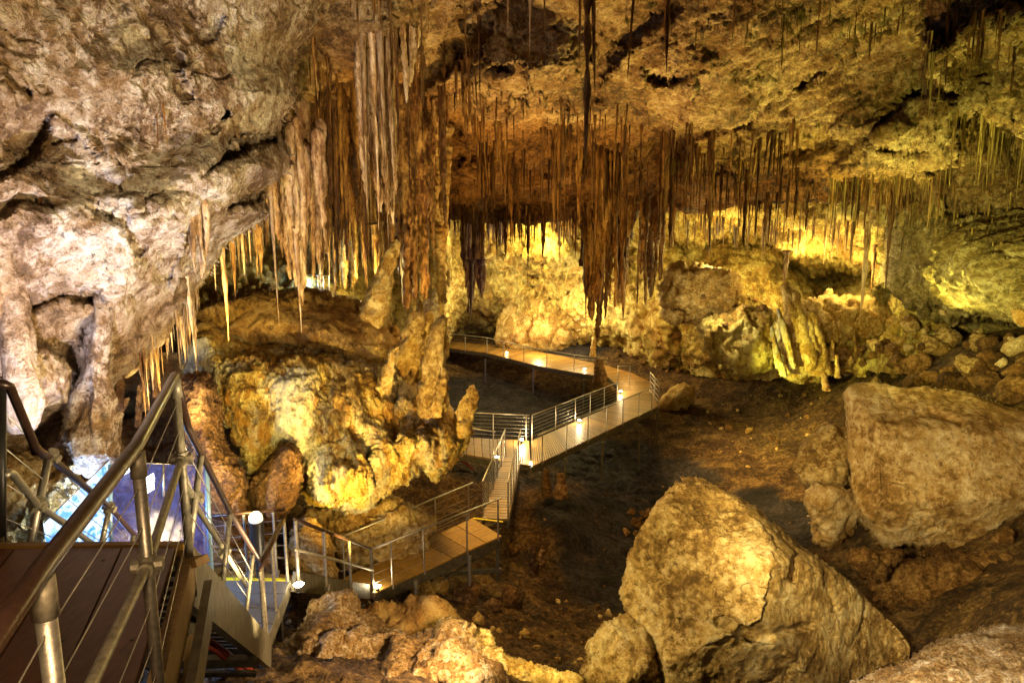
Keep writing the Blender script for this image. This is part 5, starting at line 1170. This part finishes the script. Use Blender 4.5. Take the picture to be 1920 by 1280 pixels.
pipe('top_edge', [P(212,866,8.9), P(388,872,9.7)], .006, 'steel', gp2, 6)
pipe('post', [P(387,878,9.7), P(396,1075,9.7)], .035, 'bluelit_post', gp2)
pipe('post', [P(306,868,9.3), P(307,930,9.3)], .012, 'steel', gp2)
def lines(x, y, n, w, dy, sk, d_):
    m = MB()
    for i in range(n):
        xx = x
        while xx < x+w:
            L = rng.uniform(2.5, 6.5); a = P(xx, y+i*dy-(xx-x)*sk, d_); b = P(min(xx+L, x+w), y+i*dy-(min(xx+L, x+w)-x)*sk, d_+.02); m.beam(a, b, .019, .019); xx += L+1.4
    return m
lines(265,902,7,24,4.6,.62,8.7).build('lettering', M['text'], gp2)  # glowing bars stand in for text reflected in the pane
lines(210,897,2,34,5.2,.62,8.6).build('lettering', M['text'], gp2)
m = MB(); m.box(P(120,1068,9.3), (1.3,.9,.06)); sc = m.build('housing', M['black'], empty('added_glow_slab', P(120,1070,9.3), 'low blue-white glowing slab added behind the slanted glass pane', 'added glow'))
m = MB(); m.box(P(120,1066,9.3)+A(0,0,.05), (1.2,.8,.03)); m.build('glow_slab', M['glow_slab'], sc.parent)  # glowing slab added for the blue light behind the pane

# ---- far opening with a blue glow
fr = empty('railing', P(590,545,20.6), 'tiny distant steel railing in a blue-lit opening behind the brown mound', 'railing')
rail_run(fr, [P(566,552,20.6), P(618,556,20.6)], .62, [.0,.2,.4,.6,.8,1.], cables=2, pr=.014, hr=.016, cr=.008, drop=.05)
lamp('POINT', P(592,534,20.9), 55, (.2,.5,1.0), size=.05); lamp('POINT', P(575,530,21.6), 30, (.2,.5,1.0), size=.05)
# ---- lamps
lamp_n = [0]
def deck_lamp(px, py, z, label, power, col=WHITE, cat='lamp', h=.12, grp=None, off=A(0,0,0), face=None):
    col = (1.0, .74, .40)
    q = G(px, py, z)+off; t = empty('walkway_lamp', q, label, cat, grp)
    m = MB(); m.tube([q+A(0,0,.0), q+A(0,0,h*.7)], [.05,.045], 10); m.build('housing', M['black'], t)
    m = MB(); m.tube([q+A(0,0,h*.7), q+A(0,0,h*.85), q+A(0,0,h*1.05)], [.065,.08,.03], 10); m.build('lens', M['lens'], t, True)
    l = lamp('POINT', q+A(0,0,h*1.2+.06)+(A(0,-.08,0) if face is None else A(*face)), power, col, size=.05); l.parent = t; l.matrix_parent_inverse = Matrix.Translation(-t.location)
    return t
deck_lamp(980,826,0,'glaring white lamp at the walkway junction by the footbridge head',85,WARM,h=.18,off=A(-.05,-.3,0))
deck_lamp(1086,793,0,'starry white lamp half way along the diagonal walkway',40,WARM,h=.16)
deck_lamp(1160,738,0,'bright lamp at the far bend of the walkway',28,WARM,h=.16,off=A(.1,0,0))
deck_lamp(950,663,0,'small warm lamp on the far walkway, left one',9,WARM)
deck_lamp(1096,694,0,'small warm lamp on the far walkway, right one',9,WARM)
deck_lamp(932,861,.0,'small round lamp on the left rail of the footbridge',4,WHITE)
deck_lamp(995,872,-.15,'warm lamp under the near corner of the junction',12,WARM)
deck_lamp(546,1106,3.1,'small warm lamp at the top of the lower staircase',4,GOLD,off=A(.12,.0,0))
deck_lamp(698,1106,.42,'small warm lamp at the foot of the lower staircase',8,GOLD,off=A(.12,.0,0))
for (px, py, d_, lab) in [(434,1146,8.6,'domed brown downlight on the right stringer of the upper staircase'), (562,1104,11.4,'domed brown downlight on the lower staircase edge')]:
    q = P(px, py, d_); t = empty('dome_lamp', q, lab, 'lamp'); m = MB(); m.tube([q, q+A(0,0,.05), q+A(0,0,.085), q+A(0,0,.1)], [.085,.078,.05,.01], 14); m.build('shade', M['timber'], t, True)
    m = MB(); m.tube([q-A(0,0,.03), q], [.06,.08], 12); m.build('lens', M['lens2'], t, True)
# black cylinder flood light
q = P(484,1040,10.6); tip = P(480,972,10.4)
fl = empty('flood_light', q, 'black cylindrical flood light with a white oval face, in front of the brown cone', 'lamp')
m = MB(); m.tube([q, lerp(q, tip, .5), tip-A(0,0,.02)], [.10,.105,.11], 20); m.build('housing', M['black'], fl, False)
m = MB(); up_ = lerp(tip, tip+A(0,-.02,.05), 1); m.tube([tip-A(0,0,.02), tip+A(.0,-.02,.03), tip+A(0,-.035,.05)], [.104,.10,.09], 24); m.build('lens', M['lens2'], fl, False)
m = MB(); m.tube([q-A(0,0,1.5), q], .05, 8); m.build('stand', M['black'], fl)
pipe_o = MB(); pipe_o.tube([G(862,862,-.6), G(872,868,-.7), G(888,880,-.9)], .04, 8); pipe_o.tube([G(868,858,-.6), G(880,870,-.7), G(884,876,-.9)], .03, 8)
o = pipe_o.build('red_conduit', M['redcable'], None, True); tag(o, 'pair of red conduits poking out under the walkway left of the footbridge', 'conduit')

# ---- labels that single out each member of the smaller groups, by its order in the photograph
ORD = ['first','second','third','fourth','fifth','sixth','seventh','eighth','ninth','tenth','eleventh','twelfth','thirteenth','fourteenth','fifteenth','sixteenth','seventeenth','eighteenth','nineteenth','twentieth']
ORD += ['twenty-'+w for w in ORD[:9]] + ['thirtieth'] + ['thirty-'+w for w in ORD[:9]] + ['fortieth'] + ['forty-'+w for w in ORD[:9]] + ['fiftieth']
groups = {}
for o in C.objects:
    if o.parent is None and 'group' in o and 'label' in o: groups.setdefault((o['group'], o['label']), []).append(o)
def screen_x(o):
    p = o.location; d = p.y*CP - (p.z-H)*SP
    return p.x/max(d, .1)
for (g_, lab), os_ in groups.items():
    if not 1 < len(os_) <= 50: continue
    os_.sort(key=screen_x)
    words = lab.split()[:12]
    for i, o in enumerate(os_):
        o['label'] = ' '.join(words) + ', ' + (('leftmost' if i == 0 else 'rightmost') if i in (0, len(os_)-1) else ORD[i] + ' from left')
